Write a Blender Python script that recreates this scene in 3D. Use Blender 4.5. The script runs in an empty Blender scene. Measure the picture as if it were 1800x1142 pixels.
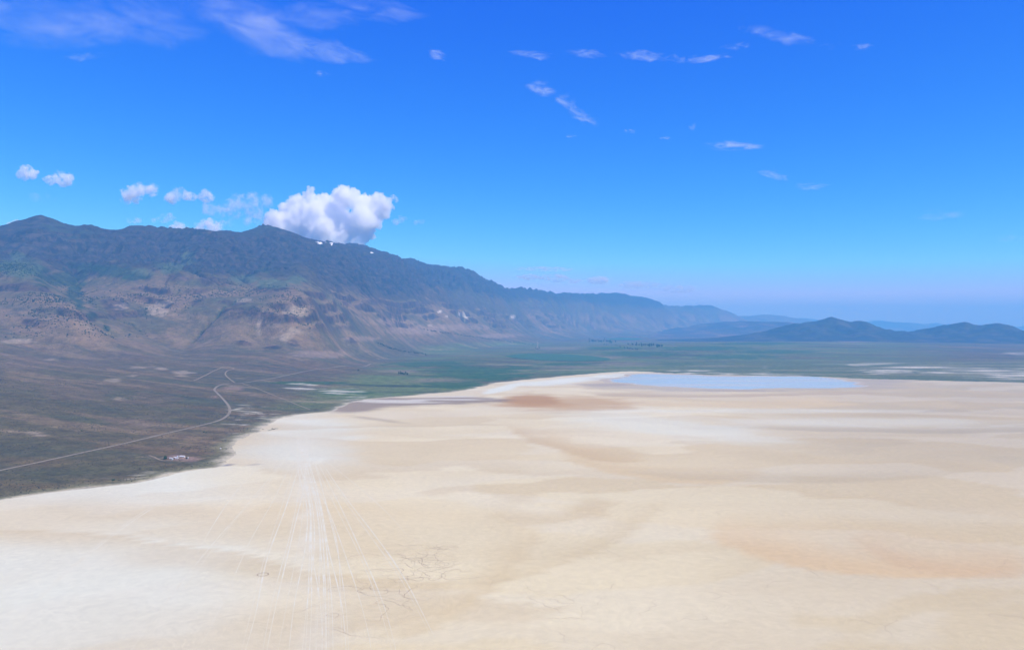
import bpy, bmesh, math, random, heapq
import numpy as np
from mathutils import Vector

random.seed(7)
RNG = np.random.RandomState(11)
scene = bpy.context.scene
COL = scene.collection
R = math.radians

# ------------------------------------------------------------------ camera, sky, sun, exposure
CAM_Z, F, CX, CY = 350.0, 1386.0, 900.0, 571.0
cam_d = bpy.data.cameras.new('camera')
cam = bpy.data.objects.new('camera', cam_d)
COL.objects.link(cam)
cam.location = (0, 0, CAM_Z)
cam.rotation_euler = (R(90), 0, 0)
cam_d.sensor_width = 36
cam_d.lens = 36 * F / 1800
cam_d.clip_start = 1
cam_d.clip_end = 400000
scene.camera = cam

SUN_EL, SUN_AZ = 51.0, 124.0          # azimuth clockwise from +Y (view direction)
world = bpy.data.worlds.new('World')
scene.world = world
world.use_nodes = True
wt = world.node_tree
wt.nodes.clear()
sky = wt.nodes.new('ShaderNodeTexSky')
sky.sky_type = 'NISHITA'
sky.sun_disc = False
sky.sun_elevation = R(SUN_EL)
sky.sun_rotation = R(SUN_AZ)
sky.altitude = 3000
sky.air_density = 0.6
sky.dust_density = 0.0
sky.ozone_density = 3.0
# the deep, saturated blue of a dry high-desert sky: one tone curve per channel for the whole sky
SKY_STRENGTH = 0.12
SKY_CURVE = ((2.4, 6.2), (1.36, 2.15), (0.33, 1.30))      # (power, gain) for red, green, blue
SKY_PALEST = (.60, .70, 1.25)      # the sky never gets paler than this towards the horizon
sep = wt.nodes.new('ShaderNodeSeparateColor')
comb = wt.nodes.new('ShaderNodeCombineColor')
bg = wt.nodes.new('ShaderNodeBackground')
bg.inputs['Strength'].default_value = SKY_STRENGTH
wo = wt.nodes.new('ShaderNodeOutputWorld')
wt.links.new(sky.outputs[0], sep.inputs[0])
for ch, (pw, gn) in enumerate(SKY_CURVE):
    p_ = wt.nodes.new('ShaderNodeMath'); p_.operation = 'POWER'
    m_ = wt.nodes.new('ShaderNodeMath'); m_.operation = 'MULTIPLY'
    wt.links.new(sep.outputs[ch], p_.inputs[0]); p_.inputs[1].default_value = pw
    wt.links.new(p_.outputs[0], m_.inputs[0]); m_.inputs[1].default_value = gn * SKY_STRENGTH ** (pw - 1)
    c_ = wt.nodes.new('ShaderNodeMath'); c_.operation = 'MINIMUM'
    wt.links.new(m_.outputs[0], c_.inputs[0]); c_.inputs[1].default_value = SKY_PALEST[ch] / SKY_STRENGTH
    wt.links.new(c_.outputs[0], comb.inputs[ch])
wt.links.new(comb.outputs[0], bg.inputs['Color'])
wt.links.new(bg.outputs[0], wo.inputs['Surface'])

sun_d = bpy.data.lights.new('sun', 'SUN')
sun_d.energy = 5.0
sun_d.angle = R(0.5)
sun_d.color = (1.0, 0.94, 0.82)
sun = bpy.data.objects.new('sun', sun_d)
COL.objects.link(sun)
sdir = Vector((math.sin(R(SUN_AZ)) * math.cos(R(SUN_EL)), math.cos(R(SUN_AZ)) * math.cos(R(SUN_EL)), math.sin(R(SUN_EL))))
sun.rotation_euler = (-sdir).to_track_quat('-Z', 'Y').to_euler()

vs = scene.view_settings
vs.view_transform = 'Standard'
vs.look = 'None'
vs.exposure = 0.08
vs.gamma = 1.0
vs.use_curve_mapping = False
scene.render.engine = 'CYCLES'
cy = scene.cycles
cy.max_bounces = 40
cy.volume_bounces = 36
cy.transparent_max_bounces = 32
cy.use_denoising = True
try:
    cy.denoiser = 'OPENIMAGEDENOISE'
    cy.denoising_prefilter = 'ACCURATE'
    cy.denoising_input_passes = 'RGB_ALBEDO_NORMAL'
except Exception:
    pass

# ------------------------------------------------------------------ helpers
def link(o):
    COL.objects.link(o)
    return o

def tag(o, label=None, cat=None, group=None, kind=None):
    if label: o['label'] = label
    if cat: o['category'] = cat
    if group: o['group'] = group
    if kind: o['kind'] = kind
    return o

def grid_mesh(name, verts, quads, mat, smooth=True, attrs=None, kind='structure'):
    me = bpy.data.meshes.new(name)
    nv, nq = len(verts), len(quads)
    k = quads.shape[1]
    me.vertices.add(nv)
    me.vertices.foreach_set('co', np.ascontiguousarray(verts, dtype=np.float32).ravel())
    me.loops.add(nq * k)
    me.loops.foreach_set('vertex_index', np.ascontiguousarray(quads, dtype=np.int32).ravel())
    me.polygons.add(nq)
    me.polygons.foreach_set('loop_start', np.arange(0, nq * k, k, dtype=np.int32))
    me.polygons.foreach_set('loop_total', np.full(nq, k, dtype=np.int32))
    me.polygons.foreach_set('use_smooth', np.full(nq, smooth, dtype=bool))
    for an, arr in (attrs or {}).items():
        if arr.ndim == 1:
            a = me.attributes.new(an, 'FLOAT', 'POINT')
            a.data.foreach_set('value', arr.astype(np.float32))
        else:
            a = me.attributes.new(an, 'FLOAT_COLOR', 'POINT')
            c = np.ones((nv, 4), np.float32)
            c[:, :3] = arr
            a.data.foreach_set('color', c.ravel())
    me.update()
    me.validate()
    if mat: me.materials.append(mat)
    o = link(bpy.data.objects.new(name, me))
    if kind: o['kind'] = kind
    return o

class Perlin:
    def __init__(s, seed):
        r = np.random.RandomState(seed)
        s.p = np.tile(r.permutation(256), 2)
        a = r.rand(256) * 2 * np.pi
        s.g = np.stack([np.cos(a), np.sin(a)], 1)
    def __call__(s, x, y):
        xi = np.floor(x).astype(int); yi = np.floor(y).astype(int)
        xf = x - xi; yf = y - yi
        xi &= 255; yi &= 255
        u = xf * xf * xf * (xf * (xf * 6 - 15) + 10)
        v = yf * yf * yf * (yf * (yf * 6 - 15) + 10)
        p, g = s.p, s.g
        def d(ix, iy, fx, fy):
            h = g[p[p[ix] + iy]]
            return h[..., 0] * fx + h[..., 1] * fy
        a = d(xi, yi, xf, yf); b = d((xi + 1) & 255, yi, xf - 1, yf)
        c = d(xi, (yi + 1) & 255, xf, yf - 1); e = d((xi + 1) & 255, (yi + 1) & 255, xf - 1, yf - 1)
        return ((a + (b - a) * u) * (1 - v) + (c + (e - c) * u) * v) * 1.5

def fbm(x, y, scale, octaves=5, seed=0, gain=0.5, ridged=False):
    out = 0; amp = 1; tot = 0
    for o in range(octaves):
        n = Perlin(seed * 31 + o)(x / scale + 17.3 * o, y / scale - 9.1 * o)
        if ridged: n = 1 - 2 * np.abs(n)
        out = out + n * amp
        tot += amp; amp *= gain; scale *= 0.5
    return out / tot

def sstep(a, b, x):
    t = np.clip((x - a) / (b - a), 0, 1)
    return t * t * (3 - 2 * t)

def mixc(c, d, w):
    return c + (np.asarray(d, float) - c) * w[..., None]

def G(px, py, z=0.0):
    Y = (CAM_Z - z) * F / (py - CY)
    return ((px - CX) / F * Y, Y)

def pix(x, y, z):
    return CX + x / y * F, CY - (z - CAM_Z) / y * F

# ------------------------------------------------------------------ terrain control points, surveyed from the photograph
# column x : list of (row y, height) while below eye level, or (row y, -depth) further up the slopes
COLS = {
 0: [(827,8),(780,22),(740,45),(700,80),(670,108),(640,145),(615,195),(600,240),(560,-5900),(520,-6400),(490,-6750),(460,-7800),(430,-8500),(400,-9100)],
 72: [(780,20),(740,40),(700,70),(670,95),(640,130),(615,180),(600,235),(580,-5650),(550,-6000),(520,-6350),(500,-6600),(485,-7200),(460,-7900),(430,-8500),(388,-9200)],
 130: [(740,33),(700,62),(670,88),(640,122),(610,195),(590,-5500),(570,-5700),(545,-6000),(535,-6600),(515,-7200),(490,-7700),(470,-8100),(450,-8600),(425,-9000),(404,-9500)],
 188: [(740,26),(700,55),(670,78),(640,112),(615,175),(600,225),(580,-5850),(565,-6200),(545,-6600),(520,-7000),(500,-7400),(480,-8000),(450,-8700),(425,-9200),(408,-9700)],
 245: [(740,20),(700,48),(670,70),(650,92),(625,145),(600,225),(580,-6450),(555,-6750),(535,-7000),(510,-7300),(493,-7600),(475,-8300),(450,-8900),(425,-9400),(400,-9900)],
 300: [(740,14),(700,40),(670,60),(650,80),(630,115),(610,175),(590,-6450),(565,-6700),(540,-7000),(520,-7200),(500,-7500),(486,-7900),(470,-8600),(445,-9200),(420,-9700),(408,-10000)],
 350: [(740,10),(700,32),(670,50),(655,66),(640,90),(620,140),(600,215),(580,-6650),(560,-6800),(540,-7000),(510,-7400),(491,-7700),(480,-8200),(450,-9000),(425,-9600),(411,-10100)],
 400: [(740,6),(700,25),(672,40),(655,60),(640,90),(625,130),(610,175),(590,-6400),(575,-6550),(555,-6750),(540,-6900),(520,-7300),(505,-7700),(490,-8200),(465,-9000),(440,-9600),(412,-10200)],
 450: [(720,8),(700,16),(672,34),(655,55),(640,85),(625,130),(605,190),(590,-6500),(578,-6600),(545,-6800),(532,-7000),(520,-7500),(505,-8000),(490,-8500),(484,-8700),(465,-9700),(440,-10100),(403,-10600)],
 480: [(402,-10700)],
 500: [(700,12),(672,28),(655,48),(640,75),(625,118),(605,190),(585,-6500),(560,-6650),(535,-6850),(520,-7300),(505,-7900),(490,-8500),(485,-8600),(470,-9600),(445,-10300),(409,-11000)],
 550: [(700,6),(672,24),(655,40),(640,65),(625,112),(610,165),(590,-6700),(575,-6800),(555,-6950),(540,-7100),(525,-7600),(510,-8200),(495,-8900),(480,-9500),(455,-10500),(424,-11700)],
 600: [(690,6),(660,28),(640,50),(625,82),(615,115),(605,158),(590,-8000),(575,-8100),(560,-8200),(545,-8500),(525,-9200),(505,-9900),(480,-10600),(455,-11400),(430,-12200)],
 650: [(680,5),(650,22),(630,45),(615,92),(605,140),(590,-8900),(570,-9200),(550,-9500),(530,-10000),(510,-10700),(485,-11500),(465,-12200),(444,-13000)],
 720: [(670,4),(640,14),(620,34),(608,82),(595,165),(580,-10800),(565,-11200),(545,-11700),(525,-12300),(505,-13000),(485,-13700),(463,-14500)],
 790: [(650,5),(630,10),(612,40),(600,108),(590,185),(578,-12200),(565,-12700),(550,-13300),(530,-14000),(510,-15000),(490,-16000),(468,-17000)],
 850: [(650,4),(620,10),(605,45),(595,118),(585,208),(572,-14500),(555,-15200),(535,-16000),(510,-17000),(485,-18000)],
 935: [(640,4),(620,8),(600,40),(590,118),(580,228),(565,-19000),(545,-19800),(525,-20600),(512,-21200)],
 1020: [(630,4),(610,10),(595,48),(585,130),(575,-22500),(560,-23000),(540,-23700),(518,-24500)],
 1100: [(630,3),(605,8),(590,58),(581,180),(570,-25500),(555,-26200),(524,-27200)],
 1165: [(630,3),(600,10),(586,80),(575,-28000),(562,-28600),(527,-29800)],
 1190: [(583,80),(571,-29500),(535,-31000)],
 1255: [(630,3),(600,6),(585,50),(579,130),(572,-33500),(552,-34600),(537,-35500)],
 1330: [(580,90),(575,-38000),(560,-39200),(548,-40000)],
 1410: [(630,2),(600,3),(585,10),(579,-40000),(574,-43000),(558,-46000)],
 1500: [(630,2),(600,2),(585,5),(578,-50000),(572,-54000)],
 1700: [(650,2),(620,2),(600,2),(585,5),(579,-52000)],
 1900: [(650,2),(620,2),(600,2),(585,5),(579,-52000)],
 2200: [(650,2),(620,2),(600,2),(585,5),(579,-52000)],
}
COLS[-160] = [(y, v) for y, v in COLS[0]]
COLS[-340] = [(y, v) for y, v in COLS[0]]
SHORE = [(-700,985),(-350,930),(-120,897),(0,880),(90,866),(180,855),(260,845),(330,828),(380,820),(404,806),(420,796),(408,782),(418,774),(452,760),(470,748),(490,734),(530,728),(580,724),
         (600,716),(640,702),(700,697),(760,692),(800,689),(840,681),(880,672),(960,664),(1040,657),(1110,652),(1150,655),(1250,659),(1400,661),(1530,666),(1650,669),(1800,673),(2100,679),(2600,690)]
SH = np.array([G(*p) for p in SHORE])
pts = []
CREST = []
EXTRA = [(690,461.5,16500),(735,463.5,16800),(760,466,16900),(820,477,17500),(885,499,19500),(980,515,22700),(1060,522,25900),(1130,525,28500),(1225,536,33200),(1280,545,36700),(1370,553,43000)]
BACK = [(560,430,14500),(620,440,15500)]
for px, lst in COLS.items():
    u = (px - CX) / F
    for py, v in lst:
        if v >= 0:
            Y = (CAM_Z - v) * F / (py - CY); z = v
        else:
            Y = -v; z = CAM_Z + (CY - py) / F * Y
        pts.append((u, Y, z))
    if lst[-1][1] < 0:
        CREST.append((px, py, Y))
        if z > 600:
            pts[-1] = (u, Y, z - 70)
            z -= 70
            if px in (600, 650, 720):
                continue
            pts += [(u, Y * 1.14, z - 190), (u, Y * 1.4, z - 420), (u, Y * 2.0, z * 0.35)]
        else:
            pts += [(u, Y * 1.3, z * .7)]
for px, py, Y in EXTRA:
    u = (px - CX) / F; z = CAM_Z + (CY - py) / F * Y
    CREST.append((px, py, Y))
    pts += [(u, Y, z - 70), (u, Y * 1.14, z - 260), (u, Y * 1.4, z - 490)]
for px, py, Y in BACK:
    pts.append(((px - CX) / F, Y, CAM_Z + (CY - py) / F * Y - 150))
for x, y in SH:
    pts.append((x / y, y, 0.0))
    pts.append((x / y, y * 0.82, -6.0))
for (u, Y) in ((-.6, 1200), (-.2, 1500), (0.1, 2500), (.5, 2500), (.9, 2500)):
    pts.append((u, Y, -8.0))
P = np.array(pts)

def st(u, Y):
    return np.stack([u * 9.0, np.log(Y / 1000.0) * 6.0], -1)
PS = st(P[:, 0], P[:, 1])
def tps_phi(r2):
    return 0.5 * r2 * np.log(r2 + 1e-9)
n = len(P)
K = tps_phi(((PS[:, None] - PS[None]) ** 2).sum(-1)) + np.eye(n) * 0.02
A = np.zeros((n + 3, n + 3))
A[:n, :n] = K; A[:n, n] = 1; A[:n, n+1:] = PS
A[n, :n] = 1; A[n+1:, :n] = PS.T
W = np.linalg.solve(A, np.concatenate([P[:, 2], np.zeros(3)]))
LU = np.linspace(-1.15, 1.15, 260)
LT = np.linspace(math.log(1.1), math.log(95), 260)
uu, tt = np.meshgrid(LU, LT)
Q = np.stack([uu * 9.0, tt * 6.0], -1).reshape(-1, 2)
ZL = np.empty(len(Q))
for i in range(0, len(Q), 8000):
    q = Q[i:i+8000]
    ZL[i:i+8000] = tps_phi(((q[:, None] - PS[None]) ** 2).sum(-1)) @ W[:n] + W[n] + q @ W[n+1:]
ZL = ZL.reshape(260, 260)

def bil(Z, fx, fy):
    h, w = Z.shape
    fx = np.clip(fx, 0, w - 1.001); fy = np.clip(fy, 0, h - 1.001)
    ix = fx.astype(int); iy = fy.astype(int)
    ax = fx - ix; ay = fy - iy
    return (Z[iy, ix] * (1 - ax) + Z[iy, ix+1] * ax) * (1 - ay) + (Z[iy+1, ix] * (1 - ax) + Z[iy+1, ix+1] * ax) * ay

def base_z(x, y):
    u = x / y
    fx = (u - LU[0]) / (LU[1] - LU[0]); fy = (np.log(y / 1000.0) - LT[0]) / (LT[1] - LT[0])
    return bil(ZL, fx, fy)

CREST.sort()
CR = np.array([((px - CX) / F * Y, Y) for px, py, Y in CREST if px <= 720])
CR2 = np.array([((px - CX) / F * Y, Y) for px, py, Y in CREST if px >= 735 or px == 690])
def crest_cusp(x, y):
    """sharp edge along the top of the range, notched like the skyline"""
    out = np.zeros(x.shape)
    for line, wd in ((CR, 260.), (CR2, 420.)):
        best = np.full(x.shape, 1e18)
        for a, b in zip(line[:-1], line[1:]):
            ab = b - a
            t = np.clip(((x - a[0]) * ab[0] + (y - a[1]) * ab[1]) / (ab @ ab), 0, 1)
            best = np.minimum(best, (x - a[0] - t * ab[0]) ** 2 + (y - a[1] - t * ab[1]) ** 2)
        d = np.sqrt(best)
        out = np.maximum(out, np.exp(-d / wd))
    out = 70 * out
    for px, Y, h, r in ((72, 9200, 75, 220), (235, 9900, 26, 150), (455, 10600, 14, 160), (500, 10900, 10, 150), (0, 9100, 16, 160), (790, 17000, 20, 260)):
        d = np.hypot(x - (px - CX) / F * Y, y - Y)
        out = out + h * np.exp(-d / r)
    return out

def shore_sdf(x, y):
    """metres outside (+) or inside (-) the dry lake bed"""
    shp = x.shape
    x = x.ravel(); y = y.ravel()
    best = np.full(x.shape, 1e18)
    for a, b in zip(SH[:-1], SH[1:]):
        ab = b - a
        t = np.clip(((x - a[0]) * ab[0] + (y - a[1]) * ab[1]) / (ab @ ab), 0, 1)
        d = (x - a[0] - t * ab[0]) ** 2 + (y - a[1] - t * ab[1]) ** 2
        best = np.minimum(best, d)
    poly = np.concatenate([SH, [[60000, SH[-1][1]], [60000, -60000], [-60000, -60000], [-60000, SH[0][1]]]])
    inside = np.zeros(x.shape, bool)
    j = len(poly) - 1
    for i in range(len(poly)):
        xi, yi = poly[i]; xj, yj = poly[j]
        c = ((yi > y) != (yj > y)) & (x < (xj - xi) * (y - yi) / (yj - yi + 1e-12) + xi)
        inside ^= c
        j = i
    d = np.sqrt(best)
    return np.where(inside, -d, d).reshape(shp)

# ------------------------------------------------------------------ stream erosion of the range
def erode(z, dx, iters, Kt, mask, limit):
    h, w = z.shape
    z0 = z.copy()
    offs = [(-1,-1),(-1,0),(-1,1),(0,-1),(0,1),(1,-1),(1,0),(1,1)]
    offi = [a * w + b for a, b in offs]
    dist = [dx * math.hypot(a, b) for a, b in offs]
    edge = np.zeros((h, w), bool); edge[0] = edge[-1] = True; edge[:, 0] = edge[:, -1] = True
    edge |= mask <= 0.0
    edgef = edge.ravel().tolist()
    acc = None
    for it in range(iters):
        # fill the pits so that every cell drains
        zf = z.ravel().tolist()
        done = edge.ravel().copy().tolist()
        heap = [(zf[i], i) for i in np.flatnonzero(edge.ravel())]
        heapq.heapify(heap)
        rec = list(range(h * w)); order = []
        push, pop = heapq.heappush, heapq.heappop
        while heap:
            c, i = pop(heap)
            order.append(i)
            if i < w or i >= (h-1)*w or i % w == 0 or i % w == w-1:
                nb = [i + o for (a, b), o in zip(offs, offi) if 0 <= i // w + a < h and 0 <= i % w + b < w]
            else:
                nb = [i + o for o in offi]
            for j in nb:
                if not done[j]:
                    done[j] = True
                    rec[j] = i
                    v = zf[j]
                    if v <= c:
                        v = c + 0.01; zf[j] = v
                    push(heap, (v, j))
        zff = np.array(zf).reshape(h, w)
        # steepest receivers
        best = np.zeros((h, w)); recv = np.array(rec).reshape(h, w)
        rd = np.full((h, w), dx, float)
        idx = np.arange(h * w).reshape(h, w)
        for (a, b), d in zip(offs, dist):
            sl = (zff - np.roll(np.roll(zff, -a, 0), -b, 1)) / d
            r = np.roll(np.roll(idx, -a, 0), -b, 1)
            m = sl > best
            m[0] = m[-1] = False; m[:, 0] = m[:, -1] = False
            best[m] = sl[m]; recv[m] = r[m]; rd[m] = d
        rl = recv.ravel().tolist()
        ordd = np.argsort(-zff.ravel(), kind='stable').tolist()
        acc = [dx * dx] * (h * w)
        for i in ordd:
            r = rl[i]
            if r != i: acc[r] += acc[i]
        accn = np.array(acc)
        Fc = (Kt * accn ** 0.45 / rd.ravel() * mask.ravel()).tolist()
        zz = zff.ravel().tolist()
        for i in reversed(ordd):
            if edgef[i]: continue
            r = rl[i]
            if zz[r] < zz[i]:
                f = Fc[i]
                zz[i] = (zz[i] + f * zz[r]) / (1 + f)
        z = np.array(zz).reshape(h, w)
        z = np.maximum(z, z0 - limit)
        # hillslope creep
        lap = (np.roll(z, 1, 0) + np.roll(z, -1, 0) + np.roll(z, 1, 1) + np.roll(z, -1, 1)) / 4 - z
        z = np.where(edge, z, z + 0.12 * lap)
    return z, np.array(acc).reshape(h, w)

GA = (-10000., 1600., 3200., 16000., 32.)
GB = (-4200., 17000., 11500., 48000., 95.)
def build_grid(g, seed, iters, Kt, limit, nscale, namp):
    xs = np.arange(g[0], g[1], g[4]); ys = np.arange(g[2], g[3], g[4])
    X, Y = np.meshgrid(xs, ys)
    b = base_z(X, Y)
    m = sstep(110, 330, b)
    sc_ = sstep(650, 950, b)
    wx = X + fbm(X, Y, nscale * 1.2, 3, seed + 9) * nscale * .5
    wy = Y + fbm(X, Y, nscale * 1.2, 3, seed + 10) * nscale * .5
    fh = .32 + .25 * sstep(8000, 10500, Y) if g is GA else .8
    nz = fbm(wx, wy, nscale, 6, seed, .55) * namp * (fh + (1.5 - fh) * sc_) + (fbm(wx, wy, nscale * 1.1, 5, seed + 5, .5, True) - .25) * namp * (fh * .35 + 1.6 * sc_)
    cc = crest_cusp(X, Y)
    z = b + nz * m * (1 - .72 * np.minimum(cc / 70, 1)) + cc
    ero = sstep(60, 260, b) * ((.16 if g is GA else .55) + (.84 if g is GA else .45) * sstep(560, 820, b))
    z, acc = erode(z, g[4], iters, Kt, ero, limit)
    wgt = sstep(0, 900, X - g[0]) * sstep(0, 900, g[1] - X) * sstep(0, 500, Y - g[2])
    if g is GA: wgt *= sstep(0, 2500, g[3] - Y)
    else: wgt *= sstep(0, 3000, Y - g[2])
    return z - b, np.log10(acc), wgt
dA, aA, wA = build_grid(GA, 3, 8, 0.085, 240, 1250, 95)
dB, aB, wB = build_grid(GB, 8, 6, 0.22, 260, 2400, 95)

def gridsample(g, Z, x, y):
    return bil(Z, (x - g[0]) / g[4], (y - g[2]) / g[4])
def ingrid(g, x, y):
    return (x > g[0]) & (x < g[1] - g[4]) & (y > g[2]) & (y < g[3] - g[4])

# rock outcrops with their own relief: centre (photo), radii in pixels, relief in metres
CLIFFS = [(415,553,34,12,30),(448,556,16,16,45),(470,562,20,14,35),(505,560,22,10,18),(553,552,8,13,45),(562,575,9,8,40),(545,531,9,5,50),(370,498,26,8,40),(400,500,14,6,30),
          (468,511,26,5,25),(430,604,18,5,22),(515,604,12,6,18),(480,611,18,4,12),(310,495,22,5,25),(30,504,30,8,22),(205,540,26,14,22),(655,528,26,4,22),(735,536,20,4,22),(620,600,12,7,25)]

def shape(x, y):
    b = base_z(x, y)
    ia = ingrid(GA, x, y); ib = ingrid(GB, x, y)
    wa = np.where(ia, gridsample(GA, wA, x, y), 0)
    wb = np.where(ib, gridsample(GB, wB, x, y), 0) * (1 - wa)
    z = b + wa * gridsample(GA, dA, x, y) + wb * gridsample(GB, dB, x, y)
    acc = wa * gridsample(GA, aA, x, y) + wb * gridsample(GB, aB, x, y)
    px, py = pix(x, y, b)
    cl = np.zeros_like(z)
    rn = fbm(x, y, 130, 4, 40, .6, True)
    for cx, cyy, rx, ry, h in CLIFFS:
        near = (np.abs(px - cx) < rx * 2) & (np.abs(py - cyy) < ry * 2.5)
        if not near.any(): continue
        k = np.exp(-(((px[near] - cx) / rx) ** 2 + ((py[near] - cyy) / ry) ** 2) * 1.3)
        cl[near] = np.maximum(cl[near], k)
        z[near] += k * h * (rn[near] * .9 + .15)
    # fine relief, stronger on the high rocky slopes
    hi = sstep(150, 500, b)
    scarp = sstep(650, 1000, b)
    calm = 1 - .8 * np.clip(crest_cusp(x, y) / 70, 0, 1)
    z = z + fbm(x, y, 230, 5, 21, .6, True) * (hi * 9 + 32 * scarp * calm * np.clip(y / 9000., 1, 2.2))
    th = R(12) + R(38) * sstep(-4600, -2400, x - (y - 10000) * .25)
    rq = x * np.cos(th) + y * np.sin(th); rd = -x * np.sin(th) + y * np.cos(th)
    wv = fbm(x, y, 500, 3, 29) * 130
    z = z + scarp * calm * np.clip(y / 9500., .9, 2.0) * (fbm((rq + wv), rd * .28, 330, 5, 30, .58, True) - .1) * 62
    # lava benches of the scarp
    per = 95.0
    zz = z + fbm(x, y, 1400, 4, 22) * 90
    fr = zz / per - np.floor(zz / per)
    z = z + scarp * (sstep(.35, .75, fr) - fr) * per * .24 * sstep(-.25, .3, fbm(x, y, 1300, 3, 26))
    low = hi * (1 - sstep(640, 800, b)) * sstep(7600, 9200, y) + .75 * hi * (1 - sstep(640, 800, b)) * sstep(250, 380, b)
    zl = (z + fbm(x, y, 800, 4, 27) * 110) / 120.
    fl = zl - np.floor(zl)
    bench = sstep(-.15, .2, fbm(x, y, 700, 3, 28))
    z = z + low * bench * (sstep(.55, .8, fl) - fl) * 120 * .55
    lowcliff = low * bench * sstep(.5, .58, fl) * (1 - sstep(.78, .88, fl))
    cl = np.maximum(cl, np.minimum(lowcliff * 1.1, .6))
    ap = sstep(20, 150, b) * (1 - hi)
    z = z + ap * (fbm(x, y, 420, 4, 23, .5) * 7 - np.maximum(0, fbm(x * .8 + y * .5, y * .35 - x * .2, 260, 3, 24, .5, True) - .35) * 6)
    # shore of the dry lake
    s = shore_sdf(x, y)
    sn = s + fbm(x, y, 160, 4, 25, .55) * np.clip(y / 90., 10, 46)
    w = sstep(0, 320, sn)
    z = np.where(sn > 0, w * np.maximum(z, 1.2) + (1 - w) * np.minimum(sn * .022, 3.0), sn * .05)
    z = np.maximum(z, -4)
    return z, sn, cl, acc, b

# ------------------------------------------------------------------ terrain lattice
def seg(*parts):
    out = []
    for a, b, s in parts:
        out.append(np.arange(a, b, s))
    return np.concatenate(out)
YS = seg((1300, 5000, 14), (5000, 13000, 20), (13000, 22000, 60), (22000, 62000, 260))
XS = seg((-36000, -10000, 1500), (-10000, -6000, 40), (-6000, -400, 17), (-400, 3000, 36), (3000, 16000, 130), (16000, 62000, 900))
XX, YY = np.meshgrid(XS, YS)
ZZ, SN, CLF, ACC, BASE = shape(XX, YY)

def T(x, y):
    """height of the terrain mesh at plan position"""
    ix = int(np.clip(np.searchsorted(XS, x) - 1, 0, len(XS) - 2)); iy = int(np.clip(np.searchsorted(YS, y) - 1, 0, len(YS) - 2))
    a = (x - XS[ix]) / (XS[ix+1] - XS[ix]); b = (y - YS[iy]) / (YS[iy+1] - YS[iy])
    z = (ZZ[iy, ix] * (1 - a) + ZZ[iy, ix+1] * a) * (1 - b) + (ZZ[iy+1, ix] * (1 - a) + ZZ[iy+1, ix+1] * a) * b
    return max(z, 0.0)

def hit(px, py):
    """where the sight line through a photo pixel meets the terrain"""
    u = (px - CX) / F; v = (CY - py) / F
    Y = 900.0; step = 20.0
    while Y < 60000:
        if CAM_Z + v * Y < T(u * Y, Y):
            lo, hi2 = Y - step, Y
            for _ in range(18):
                m = (lo + hi2) / 2
                if CAM_Z + v * m < T(u * m, m): hi2 = m
                else: lo = m
            return u * hi2, hi2, T(u * hi2, hi2)
        step = max(10, Y * .006); Y += step
    return u * Y, Y, 0.0

# ------------------------------------------------------------------ albedo of the terrain (no light or shade in it)
gzy, gzx = np.gradient(ZZ, YS, XS)
SLOPE = np.hypot(gzx, gzy)
PX, PY = pix(XX, YY, ZZ)
Z = ZZ
n1 = fbm(XX, YY, 700, 5, 50, .55); n2 = fbm(XX, YY, 180, 4, 51, .6); n3 = fbm(XX + YY * .4, YY * .5, 1500, 4, 52, .5)
n4 = fbm(XX, YY, 90, 3, 53, .6); n5 = fbm(XX * .35 + YY * .1, YY, 420, 5, 54, .6)
SAGE = (.105, .086, .036); BROWN = (.148, .095, .042); TAN = (.215, .142, .072); GREYGRN = (.080, .084, .034)
ROCK = (.066, .048, .034); DARKROCK = (.034, .027, .022); PALE = (.42, .33, .215); DKGREEN = (.028, .046, .018); SALT = (.56, .52, .38)
def paint(cx, cyy, rx, ry, warp=.5, rot=0.0):
    c, s = math.cos(rot), math.sin(rot)
    dx = (PX - cx); dy = (PY - cyy)
    a = (dx * c + dy * s) / rx; b = (-dx * s + dy * c) / ry
    d = np.sqrt(a * a + b * b) + n2 * warp + n4 * warp * .6
    return 1 - sstep(.65, 1.1, d)
alb = np.zeros(XX.shape + (3,)) + np.array(SAGE)
apron = 1 - sstep(120, 260, BASE)
fa = XX * .93 - YY * .36; fb_ = XX * .36 + YY * .93
w1 = fbm(fa * .16, fb_, 210, 5, 54 + 20, .62); w2 = fbm(fa * .12 + 900, fb_, 75, 4, 54 + 21, .6)
alb = mixc(alb, BROWN, sstep(-.15, .35, n3 + n2 * .35) * .75)
alb = mixc(alb, GREYGRN, sstep(.0, .35, n5) * .6)
foot = sstep(35, 270, BASE)
alb = mixc(alb, np.array(TAN), foot * (1 - sstep(700, 900, BASE)) * sstep(-.5, .35, n1 + n2 * .4 - SLOPE * .2) * .8)
hi = sstep(740, 910, BASE + n1 * 130 + n2 * 40 - 230 * sstep(11500, 16000, YY))
alb = mixc(alb, (.040, .033, .028), hi * .92)
alb = mixc(alb, (.050, .074, .032), hi * sstep(.0, .4, n1 + n5 * .5) * (1 - sstep(.45, .85, SLOPE)) * .55)
rk = (1 - .55 * sstep(12000, 18000, YY)) * sstep(.62, .98, SLOPE + n2 * .35 + n4 * .15 - .34 * (1 - sstep(620, 840, BASE))) * sstep(200, 420, BASE)
alb = mixc(alb, ROCK, rk * .85)
bands = sstep(.1, .5, np.sin((ZZ + n1 * 60) / 95 * 2 * np.pi) + n2 * .8)
alb = mixc(alb, DARKROCK, rk * hi * bands * .75)
clf = sstep(.22, .6, CLF + n4 * .3 + n2 * .25)
alb = mixc(alb, (.100, .060, .040), clf * .7)
st_z = 1 - sstep(420, 700, BASE)
alb = mixc(alb, (.215, .150, .075), st_z * sstep(.08, .38, w1 + w2 * .4) * .6)
alb = mixc(alb, (.070, .072, .036), st_z * sstep(.08, .36, -w1 + w2 * .5) * .6)
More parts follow.
